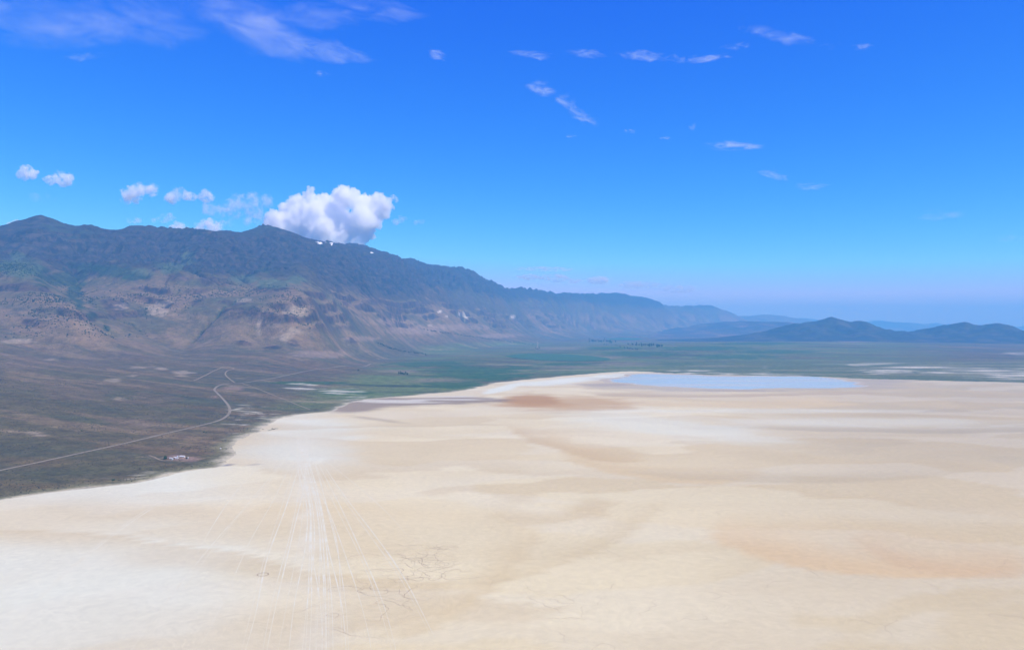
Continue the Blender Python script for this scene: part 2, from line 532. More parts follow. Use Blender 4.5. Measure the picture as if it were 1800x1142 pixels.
alb = mixc(alb, (.30, .23, .135), st_z * sstep(.30, .44, w2 + n4 * .3) * sstep(0, .25, n1) * .5)
# creeks and hollows carry brush
gul = sstep(5.0, 6.3, ACC) * sstep(150, 300, BASE)
alb = mixc(alb, DKGREEN, gul * .75)
alb = mixc(alb, (.045, .085, .035), hi * sstep(4.6, 5.6, ACC) * sstep(-.1, .3, n1) * .7)
# painted places, positions surveyed from the photograph
for a in ((110,492,52,14),(205,478,40,14,.7),(150,470,40,10,.7),(65,475,30,10),(130,515,18,12),(140,535,9,12),(160,556,12,8),(187,577,7,5),(240,487,28,7)):
    alb = mixc(alb, DKGREEN, paint(*a[:4], .7) * .8)
for a in ((30,470,50,18),(300,470,26,12),(330,455,16,14),(250,478,22,8),(480,500,34,10),(520,492,22,8),(30,450,16,10),(430,490,30,9)):
    alb = mixc(alb, (.085, .115, .055), paint(*a, .6) * .7)
for a in ((212,540,15,6),(277,545,16,10),(290,532,12,4),(510,585,26,10),(430,528,14,4),(520,548,20,8),(455,575,4,16)):
    alb = mixc(alb, PALE, paint(*a, 1.3) * .45)
for a in ((772,548,3,2.2),(785,556,2.5,1.5),(812,552,7,4),(900,557,5,2.4),(818,558,5,3),(757,572,4,1.5)):
    alb = mixc(alb, (.60, .55, .44), paint(*a, 1.4) * .75)
for a in ((730,580,55,9),(690,566,40,6),(640,595,30,5),(800,575,60,6),(880,590,40,4),(560,622,60,7)):
    alb = mixc(alb, (.27, .19, .125), paint(*a, .9) * .6)
for a in ((320,655,16,5),(285,648,14,3),(235,660,10,2),(200,668,14,3),(210,700,12,3),(60,760,14,3),(72,765,10,2),(25,600,30,4),(90,632,14,2),(250,645,20,2)):
    alb = mixc(alb, PALE, paint(*a, 1.3) * .45)
for a in ((215,625,60,10),(130,690,70,12),(260,700,50,12),(240,742,70,10),(40,640,50,14),(150,640,40,10)):
    alb = mixc(alb, (.150, .104, .056), paint(*a, 1.1) * .5)
# the green valley floor
val = sstep(-60, 40, PX - (560 + (PY - 690) * -2.6)) * (1 - sstep(60, 120, BASE)) * sstep(597, 606, PY) * (1 - sstep(706, 732, PY)) * (1 - sstep(1480, 1750, PX + n1 * 60))
alb = mixc(alb, (.115, .155, .042), val * sstep(-.45, .25, n5 + n3 * .5) * .85)
alb = mixc(alb, (.25, .21, .10), val * sstep(.12, .42, fbm(XX * .22, YY, 330, 5, 60, .6)) * .75)
alb = mixc(alb, DKGREEN, val * sstep(.15, .4, fbm(XX * .2, YY, 260, 4, 61, .6)) * .7)
for a in ((830,655,90,13),(800,675,70,8),(545,673,60,4),(600,690,50,5),(760,640,80,6),(870,662,60,7),(905,648,50,5),(1130,622,80,5),(1240,612,90,4),(1180,640,90,4),(1290,628,80,5),(1360,618,80,4),(1000,641,60,4),(1070,612,50,3),(1330,604,80,3)):
    alb = mixc(alb, (.040, .092, .022), paint(*a, 1.0) * .8)
for a in ((760,668,60,4),(700,652,40,3),(1040,628,60,4),(980,612,50,3),(1100,640,70,4),(1010,645,50,3)):
    alb = mixc(alb, (.21, .16, .10), paint(*a, 1.0) * .6)
mr = sstep(1100, 1250, PX) * sstep(628, 640, PY) * (1 - sstep(60, 120, BASE))
alb = mixc(alb, (.105, .125, .046), mr * .75)
alb = mixc(alb, (.20, .185, .085), mr * sstep(-.05, .35, fbm(XX * .2, YY, 300, 5, 66, .6)) * .8)
# salt showing through along the far shore
sl = fbm(XX * .16 + 300, YY, 240, 5, 62, .62)
saltz = sstep(628, 646, PY) * sstep(1080, 1200, PX)
alb = mixc(alb, SALT, saltz * sstep(.16, .40, sl - .10 * (1 - sstep(1300, 1700, PX))) * .7)
for a in ((1610,645,44,3),(1640,655,34,2.5),(1530,641,40,2.2),(1745,652,70,6),(1800,660,60,7),(1790,620,34,2.6),(1690,650,40,3),(1345,645,6,2),(1210,651,40,2),(1260,655,60,2),(1330,655,60,2.0),(1560,652,60,4)):
    alb = mixc(alb, (.60, .54, .40), paint(*a, 1.5) * sstep(-.3, .25, sl + n4 * .5) * .75)
for a in ((1420,596,70,2),(1380,594,40,1.6),(1500,600,30,1.6),(1310,571,50,3)):
    alb = mixc(alb, (.30, .22, .17), paint(*a, .7) * .6)
# salt meadow by the road junction
for a in ((545,680,44,5),(530,676,30,3),(600,688,50,5),(610,700,40,5),(650,693,40,3)):
    m = paint(*a, 1.0)
    alb = mixc(alb, SALT, m * sstep(-.05, .25, fbm(XX * .3, YY, 110, 4, 63, .65)) * .8)
m = paint(445, 730, 55, 22, .5) + paint(425, 765, 36, 10, .6)
alb = mixc(alb, SALT, np.clip(m, 0, 1) * sstep(.12, .3, fbm(XX * .6, YY, 45, 4, 64, .65)) * .7)
m = paint(235, 836, 60, 9, .5)
alb = mixc(alb, SALT, np.clip(m, 0, 1) * sstep(.15, .35, fbm(XX * .6, YY, 45, 4, 65, .65)) * .6)
# fringe of grass, then bare margin, along the lake bed
alb = mixc(alb, (.185, .175, .080), (1 - sstep(20, 80, SN + n4 * 30)) * (1 - sstep(3800, 5000, YY)) * .8)
alb = mixc(alb, (.52, .45, .29), (1 - sstep(4, 34, SN + n4 * 34 + n2 * 16)) * .9)
# clearing round the homestead
alb = mixc(alb, (.235, .155, .105), np.clip(paint(307, 804, 17, 6, .35) + paint(332, 807, 22, 5, .4), 0, 1) * .9)
alb = mixc(alb, (.30, .19, .12), np.clip(paint(378, 697, 6, 3, .4) + paint(405, 683, 20, 3, .9), 0, 1) * .6)
alb = np.clip(alb * (1 + n4[..., None] * .16), .015, .8)

# ------------------------------------------------------------------ materials
class NT:
    def __init__(s, name):
        s.m = bpy.data.materials.new(name)
        s.m.use_nodes = True
        s.t = s.m.node_tree
        s.t.nodes.clear()
        s.out = s.t.nodes.new('ShaderNodeOutputMaterial')
    def n(s, typ, **kw):
        nd = s.t.nodes.new('ShaderNode' + typ)
        for k, v in kw.items():
            setattr(nd, k, v)
        return nd
    def set(s, nd, k, v):
        if isinstance(v, bpy.types.NodeSocket): s.t.links.new(v, nd.inputs[k])
        else: nd.inputs[k].default_value = v
    def math(s, op, a, b=0.0, clamp=False):
        nd = s.n('Math', operation=op, use_clamp=clamp)
        s.set(nd, 0, a); s.set(nd, 1, b)
        return nd.outputs[0]
    def pos(s):
        return s.n('NewGeometry').outputs['Position']
    def obj(s):
        return s.n('TexCoord').outputs['Object']
    def scale(s, v, sc):
        nd = s.n('Mapping'); s.set(nd, 0, v); nd.inputs['Scale'].default_value = sc
        return nd.outputs[0]
    def noise(s, v, scale, detail=4, rough=.55, dist=0.0):
        nd = s.n('TexNoise'); s.set(nd, 'Vector', v); s.set(nd, 'Scale', scale); s.set(nd, 'Detail', detail); s.set(nd, 'Roughness', rough); s.set(nd, 'Distortion', dist)
        return nd.outputs[0]
    def ramp(s, f, a, b, lo=0.0, hi=1.0):
        nd = s.n('MapRange'); nd.interpolation_type = 'SMOOTHSTEP'
        s.set(nd, 0, f); s.set(nd, 1, a); s.set(nd, 2, b); s.set(nd, 3, lo); s.set(nd, 4, hi)
        return nd.outputs[0]
    def mix(s, f, a, b, mode='MIX'):
        nd = s.n('MixRGB', blend_type=mode)
        s.set(nd, 0, f); s.set(nd, 1, a); s.set(nd, 2, b)
        return nd.outputs[0]
    def attr(s, name, what='Fac'):
        nd = s.n('Attribute', attribute_name=name)
        return nd.outputs[what]
    def bump(s, h, dist, strength=1.0):
        nd = s.n('Bump'); s.set(nd, 'Height', h); s.set(nd, 'Distance', dist); s.set(nd, 'Strength', strength)
        return nd.outputs[0]
    def bsdf(s, color, rough=.9, normal=None, spec=.2, **kw):
        nd = s.n('BsdfPrincipled')
        s.set(nd, 'Base Color', color); s.set(nd, 'Roughness', rough); s.set(nd, 'Specular IOR Level', spec)
        for k, v in kw.items(): s.set(nd, k, v)
        if normal is not None: s.set(nd, 'Normal', normal)
        s.t.links.new(nd.outputs[0], s.out.inputs[0])
        return s.m

def C4(c): return (c[0], c[1], c[2], 1)

def terrain_mat():
    t = NT('terrain')
    p = t.pos()
    col = t.attr('albedo', 'Color')
    f = t.noise(p, 1/9., 4, .7)
    f2 = t.noise(p, 1/55., 5, .65)
    k = t.math('ADD', t.ramp(f, .3, .7, .74, 1.26), t.ramp(f2, .3, .7, -.22, .22))
    c = t.mix(1.0, col, k, 'MULTIPLY')
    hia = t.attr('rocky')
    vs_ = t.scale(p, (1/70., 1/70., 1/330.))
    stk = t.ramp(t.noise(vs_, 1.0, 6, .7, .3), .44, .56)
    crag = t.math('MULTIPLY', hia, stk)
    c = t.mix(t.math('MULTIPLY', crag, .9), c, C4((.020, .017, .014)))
    pale_band = t.math('MULTIPLY', hia, t.ramp(t.noise(t.scale(p, (1/240., 1/240., 1/40.)), 1.0, 5, .65), .54, .66))  # paler flat-lying bands in the colour of the rocky slopes
    c = t.mix(t.math('MULTIPLY', pale_band, .7), c, C4((.100, .078, .058)))
    dots = t.ramp(t.noise(p, 1/22., 2, .5), .66, .72, 0, .55)
    c = t.mix(dots, c, C4((.035, .04, .028)))
    h = t.math('ADD', t.math('MULTIPLY', f, 3.0), t.math('MULTIPLY', f2, 14.0))
    return t.bsdf(c, .95, t.bump(h, 1.0, .75), .1)
M_TERR = terrain_mat()

# ------------------------------------------------------------------ terrain meshes, split by landform
def face_grid(ny, nx):
    i = np.arange((ny - 1) * nx).reshape(ny - 1, nx)[:, :-1]
    return np.stack([i, i + 1, i + nx + 1, i + nx], -1).reshape(-1, 4)
ny, nx = ZZ.shape
FQ = face_grid(ny, nx)
Uf = np.abs(XX / YY).ravel()
keep = (Uf[FQ].min(1) < .86) & (SN.ravel()[FQ].max(1) > -25)
FQ = FQ[keep]
bq = (BASE + n1 * 40).ravel()[FQ].mean(1)
yq = YY.ravel()[FQ].mean(1)
V = np.stack([XX, YY, ZZ], -1).reshape(-1, 3)
AF = alb.reshape(-1, 3)
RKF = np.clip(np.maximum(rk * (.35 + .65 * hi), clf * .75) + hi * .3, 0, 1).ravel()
def sub(name, mask):
    f = FQ[mask]
    idx, inv = np.unique(f.ravel(), return_inverse=True)
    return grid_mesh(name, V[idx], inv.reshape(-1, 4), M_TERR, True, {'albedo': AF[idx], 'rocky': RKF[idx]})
sub('ground', bq < 150)
sub('foothills', (bq >= 150) & (bq < 760) & (yq < 13500))
sub('mountain_range', (bq >= 760) | ((bq >= 150) & (yq >= 13500)))

# ------------------------------------------------------------------ dry lake bed
pxs = seg((-30000, -3000, 1500), (-3000, 5000, 22), (5000, 30000, 500))
pys = seg((-20000, 700, 900), (700, 3200, 16), (3200, 6400, 26))
PXX, PYY = np.meshgrid(pxs, pys)
far = np.maximum(PYY, 500)
QX, QY = pix(PXX, far, 0)
d1 = fbm(PXX, PYY, 900, 4, 70); d2 = fbm(PXX * .45, PYY, 420, 5, 71, .6); d3 = fbm(PXX, PYY, 150, 4, 72, .6); d4 = fbm(PXX * .3 + PYY * .15, PYY, 1100, 5, 73, .55)
def ppaint(cx, cyy, rx, ry, warp=.4, soft=(.5, 1.15), rot=0.0):
    c, s = math.cos(rot), math.sin(rot)
    dx = (QX - cx); dy = (QY - cyy)
    a = (dx * c + dy * s) / rx; b = (-dx * s + dy * c) / ry
    d = np.sqrt(a * a + b * b) + d2 * warp * 1.3 + d4 * warp * .8 + d3 * warp * .5
    return 1 - sstep(soft[0], soft[1], d)
CREAM = (.665, .565, .315); WHITE = (.65, .645, .465); SAND = (.60, .46, .225); PINK = (.61, .44, .21); GREYP = (.385, .32, .185); WET = (.27, .20, .115); ORANGE = (.42, .225, .06)
pal = np.zeros(PXX.shape + (3,)) + np.array(CREAM)
pal = mixc(pal, WHITE, sstep(620, 250, QX + d1 * 200) * .85)
pal = mixc(pal, WHITE, ppaint(520, 775, 130, 55) * .9)
pal = mixc(pal, SAND, sstep(-.1, .35, d4) * .6)
pal = mixc(pal, GREYP, sstep(1200, 1650, QX) * sstep(880, 760, QY) * .85)
pal = mixc(pal, (.47, .375, .20), sstep(1050, 1700, QX) * .45)
# drying rings: crisp outer edge, fading inward
def rings(sx, sy, k, seed, colr, amt, sk=0.0):
    global pal
    wx = PXX + fbm(PXX, PYY, 900, 4, seed + 1) * 700; wy = PYY + fbm(PXX, PYY, 900, 4, seed + 2) * 420 + PXX * sk
    h = fbm(wx / sx, wy / sy, 1.0, 5, seed, .42) * k + d3 * .012
    fr = h - np.floor(h)
    m = sstep(0, .03, fr) * (1 - sstep(.03, .75, fr))
    pal = mixc(pal, colr, m * amt)
rings(2600., 900., 2.2, 120, (.52, .395, .19), .5, .18)
rings(1900., 620., 1.8, 130, (.57, .455, .235), .32, -.12)
rings(1300., 420., 1.2, 140, (.65, .60, .42), .22, .1)
# tongues left by shrinking water: darker inside a crisp curved edge
def tongue(cx, cyy, rx, ry, colr, k, rot=0.0, edge=.05):
    c, s = math.cos(rot), math.sin(rot)
    dx = (QX - cx); dy = (QY - cyy)
    a = (dx * c + dy * s) / rx; b = (-dx * s + dy * c) / ry
    d = np.sqrt(a * a + b * b) + d4 * .55 + d2 * .30 + d1 * .35 + d3 * .06
    m = 1 - sstep(1 - edge, 1 + edge, d)
    return mixc(pal, colr, m * sstep(-.75, .75, b + d4 * 1.2) * sstep(-.1, .8, d) * k)
pal = tongue(1150, 790, 190, 44, SAND, .9, .16)
pal = tongue(1010, 770, 120, 26, (.52, .375, .17), .7, .2)
pal = tongue(1500, 950, 260, 56, PINK, .85, .1)
pal = tongue(1650, 965, 160, 40, (.56, .39, .19), .6, .15)
pal = tongue(960, 890, 110, 30, (.57, .455, .235), .7, -.05)
pal = tongue(1250, 700, 330, 15, SAND, .8, .02)
pal = tongue(1300, 690, 280, 8, (.45, .34, .18), .8, .0)
pal = tongue(1640, 745, 300, 14, GREYP, .6, .0)
pal = tongue(1420, 820, 260, 26, (.46, .37, .20), .5, .0)
pal = tongue(800, 1010, 150, 60, (.58, .455, .225), .6, -.6)
pal = tongue(980, 950, 190, 40, (.57, .455, .23), .55, -.35)
pal = mixc(pal, WHITE, ppaint(1170, 750, 200, 20, .7, (.2, 1.2), rot=.12) * .55)
pal = mixc(pal, WHITE, ppaint(1500, 742, 280, 8, .7, (.2, 1.2)) * .4)
pal = mixc(pal, WHITE, ppaint(1300, 722, 300, 4, .5) * .4)
pal = mixc(pal, (.48, .30, .11), ppaint(1000, 709, 120, 14, .7) * .7)
pal = mixc(pal, ORANGE, ppaint(935, 702, 58, 12, .55) * .9)
pal = mixc(pal, (.46, .26, .08), ppaint(945, 712, 80, 5, .4) * .6)
wet = np.clip(ppaint(690, 706, 120, 9, .6) + ppaint(620, 716, 60, 9, .5) + ppaint(640, 704, 60, 8, .6) + ppaint(800, 703, 90, 7, .6) + .5 * ppaint(650, 735, 50, 3, .9, rot=.12), 0, 1)
pal = mixc(pal, WET, wet * .9)
pal = mixc(pal, (.58, .53, .38), np.clip(ppaint(660, 704, 90, 2, .9) + ppaint(790, 697, 60, 1.4, .8) + ppaint(780, 702, 70, 1.2, .8) + ppaint(720, 707, 70, 1.2, .8), 0, 1) * .9)
pal = mixc(pal, WHITE, np.clip(ppaint(1010, 668, 110, 7, .5, rot=-.08) + ppaint(880, 684, 40, 5, .5, rot=-.25) + ppaint(1085, 662, 50, 5, .4), 0, 1) * .95)
pal = mixc(pal, (.40, .335, .215), ppaint(1300, 672, 300, 17, .3, (.75, 1.15)) * .75)
pal = mixc(pal, (.36, .29, .19), np.clip(ppaint(1060, 676, 60, 3, .7) + ppaint(1320, 687, 130, 2.5, .6), 0, 1) * .7)
pal = mixc(pal, (.55, .46, .26), ppaint(475, 795, 70, 16, .6, (.2, 1.2)) * .35)
pal = mixc(pal, (.67, .65, .49), np.exp(-((QX - (529 + (QY - 770) * .085)) / (16 + np.clip(QY - 770, 0, 400) * .075)) ** 2) * sstep(760, 860, QY) * (.10 + .25 * sstep(-.2, .3, fbm(PXX, PYY * .15, 60, 4, 76, .6))))
pal = mixc(pal, (.645, .62, .43), ppaint(520, 795, 120, 45, .5, (.1, 1.2)) * .75)
scr = np.clip(ppaint(430, 817, 70, 6, .5) + ppaint(385, 820, 40, 4, .5), 0, 1) * sstep(.05, .25, fbm(PXX * .5, PYY, 40, 4, 75, .6))
pal = mixc(pal, (.20, .18, .165), scr * .85)
pal = np.clip(pal * (1 + d2[..., None] * .06 + d3[..., None] * .035), .02, .8)

def playa_mat():
    t = NT('playa_crust')
    p = t.pos()
    col = t.attr('albedo', 'Color')
    warp = t.n('VectorMath', operation='ADD')
    nz = t.n('TexNoise'); t.set(nz, 'Vector', p); t.set(nz, 'Scale', 1/700.); t.set(nz, 'Detail', 5.0)
    sc = t.n('VectorMath', operation='SCALE'); t.t.links.new(nz.outputs['Color'], sc.inputs[0]); sc.inputs['Scale'].default_value = 900
    t.t.links.new(p, warp.inputs[0]); t.t.links.new(sc.outputs[0], warp.inputs[1])
    st_ = t.scale(warp.outputs[0], (1/900., 1/260., 1))
    a = t.noise(st_, 1.0, 8, .6)
    k = t.ramp(a, .3, .7, .96, 1.04)
    b = t.noise(p, 1/14., 4, .6)
    k = t.math('MULTIPLY', k, t.ramp(b, .3, .7, .965, 1.035))
    c = t.mix(1.0, col, k, 'MULTIPLY')
    # thin drying lines
    w = t.math('ABSOLUTE', t.math('SUBTRACT', t.noise(st_, .8, 6, .5), .5))
    ln = t.ramp(w, 0.0, .010, .16, 0.0)
    ln = t.math('MULTIPLY', ln, t.ramp(t.noise(p, 1/420., 3), .5, .62))
    c = t.mix(ln, c, C4((.34, .27, .205)))
    fl = t.math('ABSOLUTE', t.math('SUBTRACT', t.noise(p, 1/90., 5, .65, .6), .5))
    ln2 = t.math('MULTIPLY', t.ramp(fl, 0.0, .012, .12, 0.0), t.ramp(t.noise(p, 1/260., 3), .56, .68))
    c = t.mix(ln2, c, C4((.36, .28, .21)))
    return t.bsdf(c, .8, t.bump(b, .25, .5), .15)
M_PLAYA = playa_mat()
PV = np.stack([PXX, PYY, np.zeros_like(PXX)], -1).reshape(-1, 3)
playa = grid_mesh('dry_lake_bed', PV, face_grid(*PXX.shape), M_PLAYA, True, {'albedo': pal.reshape(-1, 3)})

# plain below everything, out to the horizon on every side
def plain():
    t = NT('far_plain')
    p = t.pos()
    c = t.mix(t.ramp(t.noise(t.scale(p, (1/4000., 1/1500., 1)), 1.0, 6, .6), .4, .6), C4((.085, .085, .075)), C4((.15, .12, .095)))
    m = t.bsdf(c, .95, None, .1)
    s = 64000.0
    v = np.array([(-s, -30000, -6), (s, -30000, -6), (s, s, -6), (-s, s, -6)], float)
    grid_mesh('plain', v, np.array([[0, 1, 2, 3]]), m, False)
plain()

# ------------------------------------------------------------------ water
def lake():
    prm = [(1052,669),(1085,663),(1120,659),(1150,656.5),(1200,658),(1270,660),(1400,662),(1470,665),(1535,672),(1500,678),(1440,682),(1350,684),(1250,684.5),(1180,682),(1120,678),(1080,673)]
    ctr = np.array([G(*q) for q in prm])
    # smooth the outline and let it wander a little
    n = len(ctr); out = []
    for i in range(n):
        p0, p1, p2, p3 = ctr[i-1], ctr[i], ctr[(i+1) % n], ctr[(i+2) % n]
        for k in range(14):
            s = k / 14
            q = .5 * ((2*p1) + (-p0+p2)*s + (2*p0-5*p1+4*p2-p3)*s*s + (-p0+3*p1-3*p2+p3)*s**3)
            out.append(q)
    out = np.array(out)
    out[:, 1] += fbm(out[:, 0], out[:, 1], 420, 5, 80, .6) * 150
    out[:, 0] += fbm(out[:, 0], out[:, 1], 700, 4, 81) * 260
    c = out.mean(0); n = len(out)
    fr = (1.0, .90, .78, .55, .25)
    V = np.array([(*(c + (q - c) * f), .06 + .01 * k) for k, f in enumerate(fr) for q in out] + [(c[0], c[1], .11)])
    Q = [(k * n + i, k * n + (i + 1) % n, (k + 1) * n + (i + 1) % n, (k + 1) * n + i) for k in range(len(fr) - 1) for i in range(n)]
    Q += [((len(fr) - 1) * n + i, (len(fr) - 1) * n + (i + 1) % n, len(V) - 1, len(V) - 1) for i in range(n)]
    me = bpy.data.meshes.new('lake')
    me.from_pydata([tuple(v) for v in V], [], [tuple(dict.fromkeys(q)) for q in Q]); me.update()
    at = me.attributes.new('depth', 'FLOAT', 'POINT')
    at.data.foreach_set('value', np.array([d for d in (0., .45, .75, 1., 1.) for _ in range(n)] + [1.], np.float32))
    t = NT('shallow_water')
    p = t.pos()
    dp = t.math('ADD', t.attr('depth'), t.math('MULTIPLY', t.math('SUBTRACT', t.noise(t.scale(p, (1/420., 1/160., 1)), 1.0, 6, .65), .5), 1.5))
    wetf = t.ramp(dp, .12, .45)
    b = t.noise(t.scale(p, (1/30., 1/12., 1)), 1.0, 4, .6)
    wind = t.noise(t.scale(p, (1/1500., 1/180., 1)), 1.0, 5, .6)
    m = t.bsdf(t.mix(wetf, C4((.46, .38, .25)), C4((.56, .53, .37))), t.math('ADD', t.ramp(wetf, 0, 1, .75, .16), t.ramp(wind, .4, .65, 0, .16)), t.bump(b, .04, .5), t.ramp(wetf, 0, 1, .1, .5), IOR=1.33)
    me.materials.append(m)
    o = link(bpy.data.objects.new('lake', me)); o['kind'] = 'structure'
lake()

# ------------------------------------------------------------------ separate hills standing in the plain
def hill(name, crest, slope, seed, albedo, cell, foot):
    """crest: (photo x, photo y, depth) along the top; flanks fall away at the given slope"""
    c = []
    for px, py, Y in crest:
        c.append(((px - CX) / F * Y, Y, CAM_Z + (CY - py) / F * Y))
    c = np.array(c)
    hmax = c[:, 2].max(); ext = hmax / slope * 1.5 + foot
    xs = np.arange(c[:, 0].min() - ext, c[:, 0].max() + ext, cell); ys = np.arange(c[:, 1].min() - ext, c[:, 1].max() + ext * .8, cell)
    X, Y = np.meshgrid(xs, ys)
    wx = X + fbm(X, Y, ext * .5, 4, seed) * ext * .10; wy = Y + fbm(X, Y, ext * .5, 4, seed + 1) * ext * .10
    best = np.full(X.shape, -1e9)
    for a, b in zip(c[:-1], c[1:]):
        ab = b[:2] - a[:2]
        t = np.clip(((wx - a[0]) * ab[0] + (wy - a[1]) * ab[1]) / (ab @ ab), 0, 1)
        d = np.hypot(wx - a[0] - t * ab[0], wy - a[1] - t * ab[1])
        h = a[2] + (b[2] - a[2]) * t
        # concave flanks: steep near the top, a long apron below
        q = d * slope / np.maximum(h, 1)
        z = h * np.where(q < 3, np.exp(-1.15 * q ** 1.05), 0.03)
        best = np.maximum(best, z)
    r = fbm(X, Y, ext * .28, 5, seed + 3, .55, True)
    k = sstep(.05, .5, best / hmax)
    z = best + (r - .25) * hmax * .20 * k * (1 - .7 * sstep(.75, 1.0, best / hmax)) - hmax * .045
    e = np.minimum(np.minimum(X - xs[0], xs[-1] - X), np.minimum(Y - ys[0], ys[-1] - Y))
    z = np.where(e < cell * 3, -4, z)
    nn = fbm(X, Y, ext * .2, 4, seed + 7, .6)
    al = np.zeros(X.shape + (3,)) + np.array(albedo)
    al = mixc(al, np.array(albedo) * np.array((2.4, 2.0, 1.6)), sstep(-.05, .3, nn) * .8)
    al = mixc(al, np.array((.035, .03, .024)), sstep(.1, .4, r) * k * .5)
    grid_mesh(name, np.stack([X, Y, z], -1).reshape(-1, 3), face_grid(*X.shape), M_TERR, True, {'albedo': al.reshape(-1, 3)})
hill('desert_hill', [(1395,570,17200),(1430,563.5,17100),(1447,560.5,17000),(1462,555,17000),(1478,562,16900),(1500,563.5,16800),(1515,570,16500),(1545,578,16200),(1590,584,15800),(1650,594,15500)], .36, 90, (.036,.035,.030), 34, 700)
hill('desert_hill', [(1618,577,16600),(1650,573,16400),(1680,567,16200),(1695,564.5,16100),(1712,569,16000),(1727,571.5,16000),(1738,568,15900),(1750,566.5,15800),(1768,571,15600),(1795,582,15300),(1840,590,15000)], .36, 95, (.036,.035,.030), 34, 700)
hill('desert_hill', [(1215,574,27500),(1250,567,27000),(1300,563,26500),(1350,564,26000),(1400,566,25500),(1440,572,25000)], .20, 100, (.085,.062,.045), 60, 900)
hill('far_hills', [(1490,566,54000),(1530,564,54000),(1545,562.5,54000),(1580,567,54000),(1640,568,55000),(1700,571,55000),(1790,573,55000),(1900,570,55000),(2100,572,55000)], .22, 105, (.11,.09,.08), 180, 1500)
hill('far_hills', [(1330,560,57000),(1410,558,57000),(1480,566,57000),(1560,570,57000)], .22, 108, (.11,.09,.08), 180, 1500)

# ------------------------------------------------------------------ haze
def haze():
    x0, x1, y0, y1, z0, z1 = -66000, 66000, -32000, 66000, -9, max(1700.0, float(ZZ.max()) + 12)
    print('highest ground', ZZ.max())
    v = np.array([(x0,y0,z0),(x1,y0,z0),(x1,y1,z0),(x0,y1,z0),(x0,y0,z1),(x1,y0,z1),(x1,y1,z1),(x0,y1,z1)], float)
    q = np.array([[3,2,1,0],[4,5,6,7],[0,1,5,4],[1,2,6,5],[2,3,7,6],[3,0,4,7]])
    m = bpy.data.materials.new('haze'); m.use_nodes = True
    t = m.node_tree; t.nodes.clear()
    o = t.nodes.new('ShaderNodeOutputMaterial'); pv = t.nodes.new('ShaderNodeVolumePrincipled')
    pv.inputs['Color'].default_value = HAZE_COL
    pv.inputs['Density'].default_value = HAZE_DENS
    pv.inputs['Anisotropy'].default_value = HAZE_G
    pv.inputs['Absorption Color'].default_value = (.25, .25, .25, 1)
    for k in ('Density Attribute', 'Color Attribute', 'Temperature Attribute'):
        pv.inputs[k].default_value = ''
    t.links.new(pv.outputs[0], o.inputs['Volume'])
    grid_mesh('haze', v, q, m, False, None, 'stuff')
HAZE_COL = (.13, .535, 1.0, 1)
HAZE_DENS = 4.3e-5
HAZE_G = 0.0
haze()

# ------------------------------------------------------------------ roads and tracks, laid on the ground
def spline(p, step):
    p = [np.array(q, float) for q in p]
    p = [2 * p[0] - p[1]] + p + [2 * p[-1] - p[-2]]
    out = []
    for i in range(1, len(p) - 2):
        p0, p1, p2, p3 = p[i-1], p[i], p[i+1], p[i+2]
        n = max(2, int(np.linalg.norm(p2 - p1) / step))
        for k in range(n):
            t = k / n
            out.append(.5 * ((2*p1) + (-p0+p2)*t + (2*p0-5*p1+4*p2-p3)*t*t + (-p0+3*p1-3*p2+p3)*t**3))
    out.append(p[-2])
    return np.array(out)

def ribbon(name, line, width, mat, lift, wob=0.0, kind='structure', cols=3, taper=False, ground=True):
    d = np.gradient(line, axis=0)
    d /= np.linalg.norm(d, axis=1)[:, None] + 1e-9
    nrm = np.stack([-d[:, 1], d[:, 0]], -1)
    n = len(line); V = []
    for i in range(n):
        w = width * (1 + wob * math.sin(i * .7) * .5 + wob * random.uniform(-.5, .5))
        if taper: w *= min(1, 4 * i / n + .1, 4 * (n - 1 - i) / n + .1)
        for c in range(cols):
            a = (c / (cols - 1) - .5) * w
            x, y = line[i] + nrm[i] * a
            V.append((x, y, (T(x, y) if ground else 0) + lift))
    i = np.arange((n - 1) * cols).reshape(n - 1, cols)[:, :-1].ravel()
    Q = np.stack([i, i + 1, i + 1 + cols, i + cols], -1)
    return grid_mesh(name, np.array(V), Q, mat, True, None, kind)

def plain_mat(name, col, col2=None, scale=1/6., rough=.9, bump=.0):
    t = NT(name); p = t.pos()
    f = t.noise(p, scale, 5, .65)
    c = t.mix(t.ramp(f, .35, .65), C4(col), C4(col2 or tuple(v * .75 for v in col)))
    return t.bsdf(c, rough, t.bump(f, bump, .6) if bump else None, .2)
M_ROAD = plain_mat('gravel', (.27, .225, .145), (.21, .17, .105), 1/14.)
M_DIRT = plain_mat('dirt_track', (.31, .235, .13), (.21, .16, .09), 1/14.)

def hits(pl): return [hit(*q)[:2] for q in pl]
ribbon('road', spline(hits([(-60,841),(0,826.5),(55,815),(110,803),(190,785.5),(240,774),(290,762),(340,750.5),(378,741),(396,733),(404,723),(401,712),(391,700),(381,690),(377,684),(385,677.5),(402,674),(425,673),(452,669),(479,664.7),(515,657),(555,649),(600,643.5),(652,639)]), 14), 10.5, M_ROAD, .5)
ribbon('dirt_road', spline(hits([(425,673.5),(455,684),(485,696),(515,708),(545,719.7)]), 16), 6, M_DIRT, .5)
ribbon('dirt_road', spline(hits([(412,672),(400,663),(396,657),(400,651.5),(411,648),(405,645.3),(395,644.2),(380,650),(360,660),(340,669)]), 18), 8, M_DIRT, .6)
ribbon('driveway', spline(hits([(262,800),(272,803.5),(281,808),(290,809.5),(300,809)]), 8), 5, M_DIRT, .4)
ribbon('dirt_road', spline(hits([(943.5,616),(944.5,610),(945.5,604),(945,600)]), 60), 11, M_DIRT, 1.5)

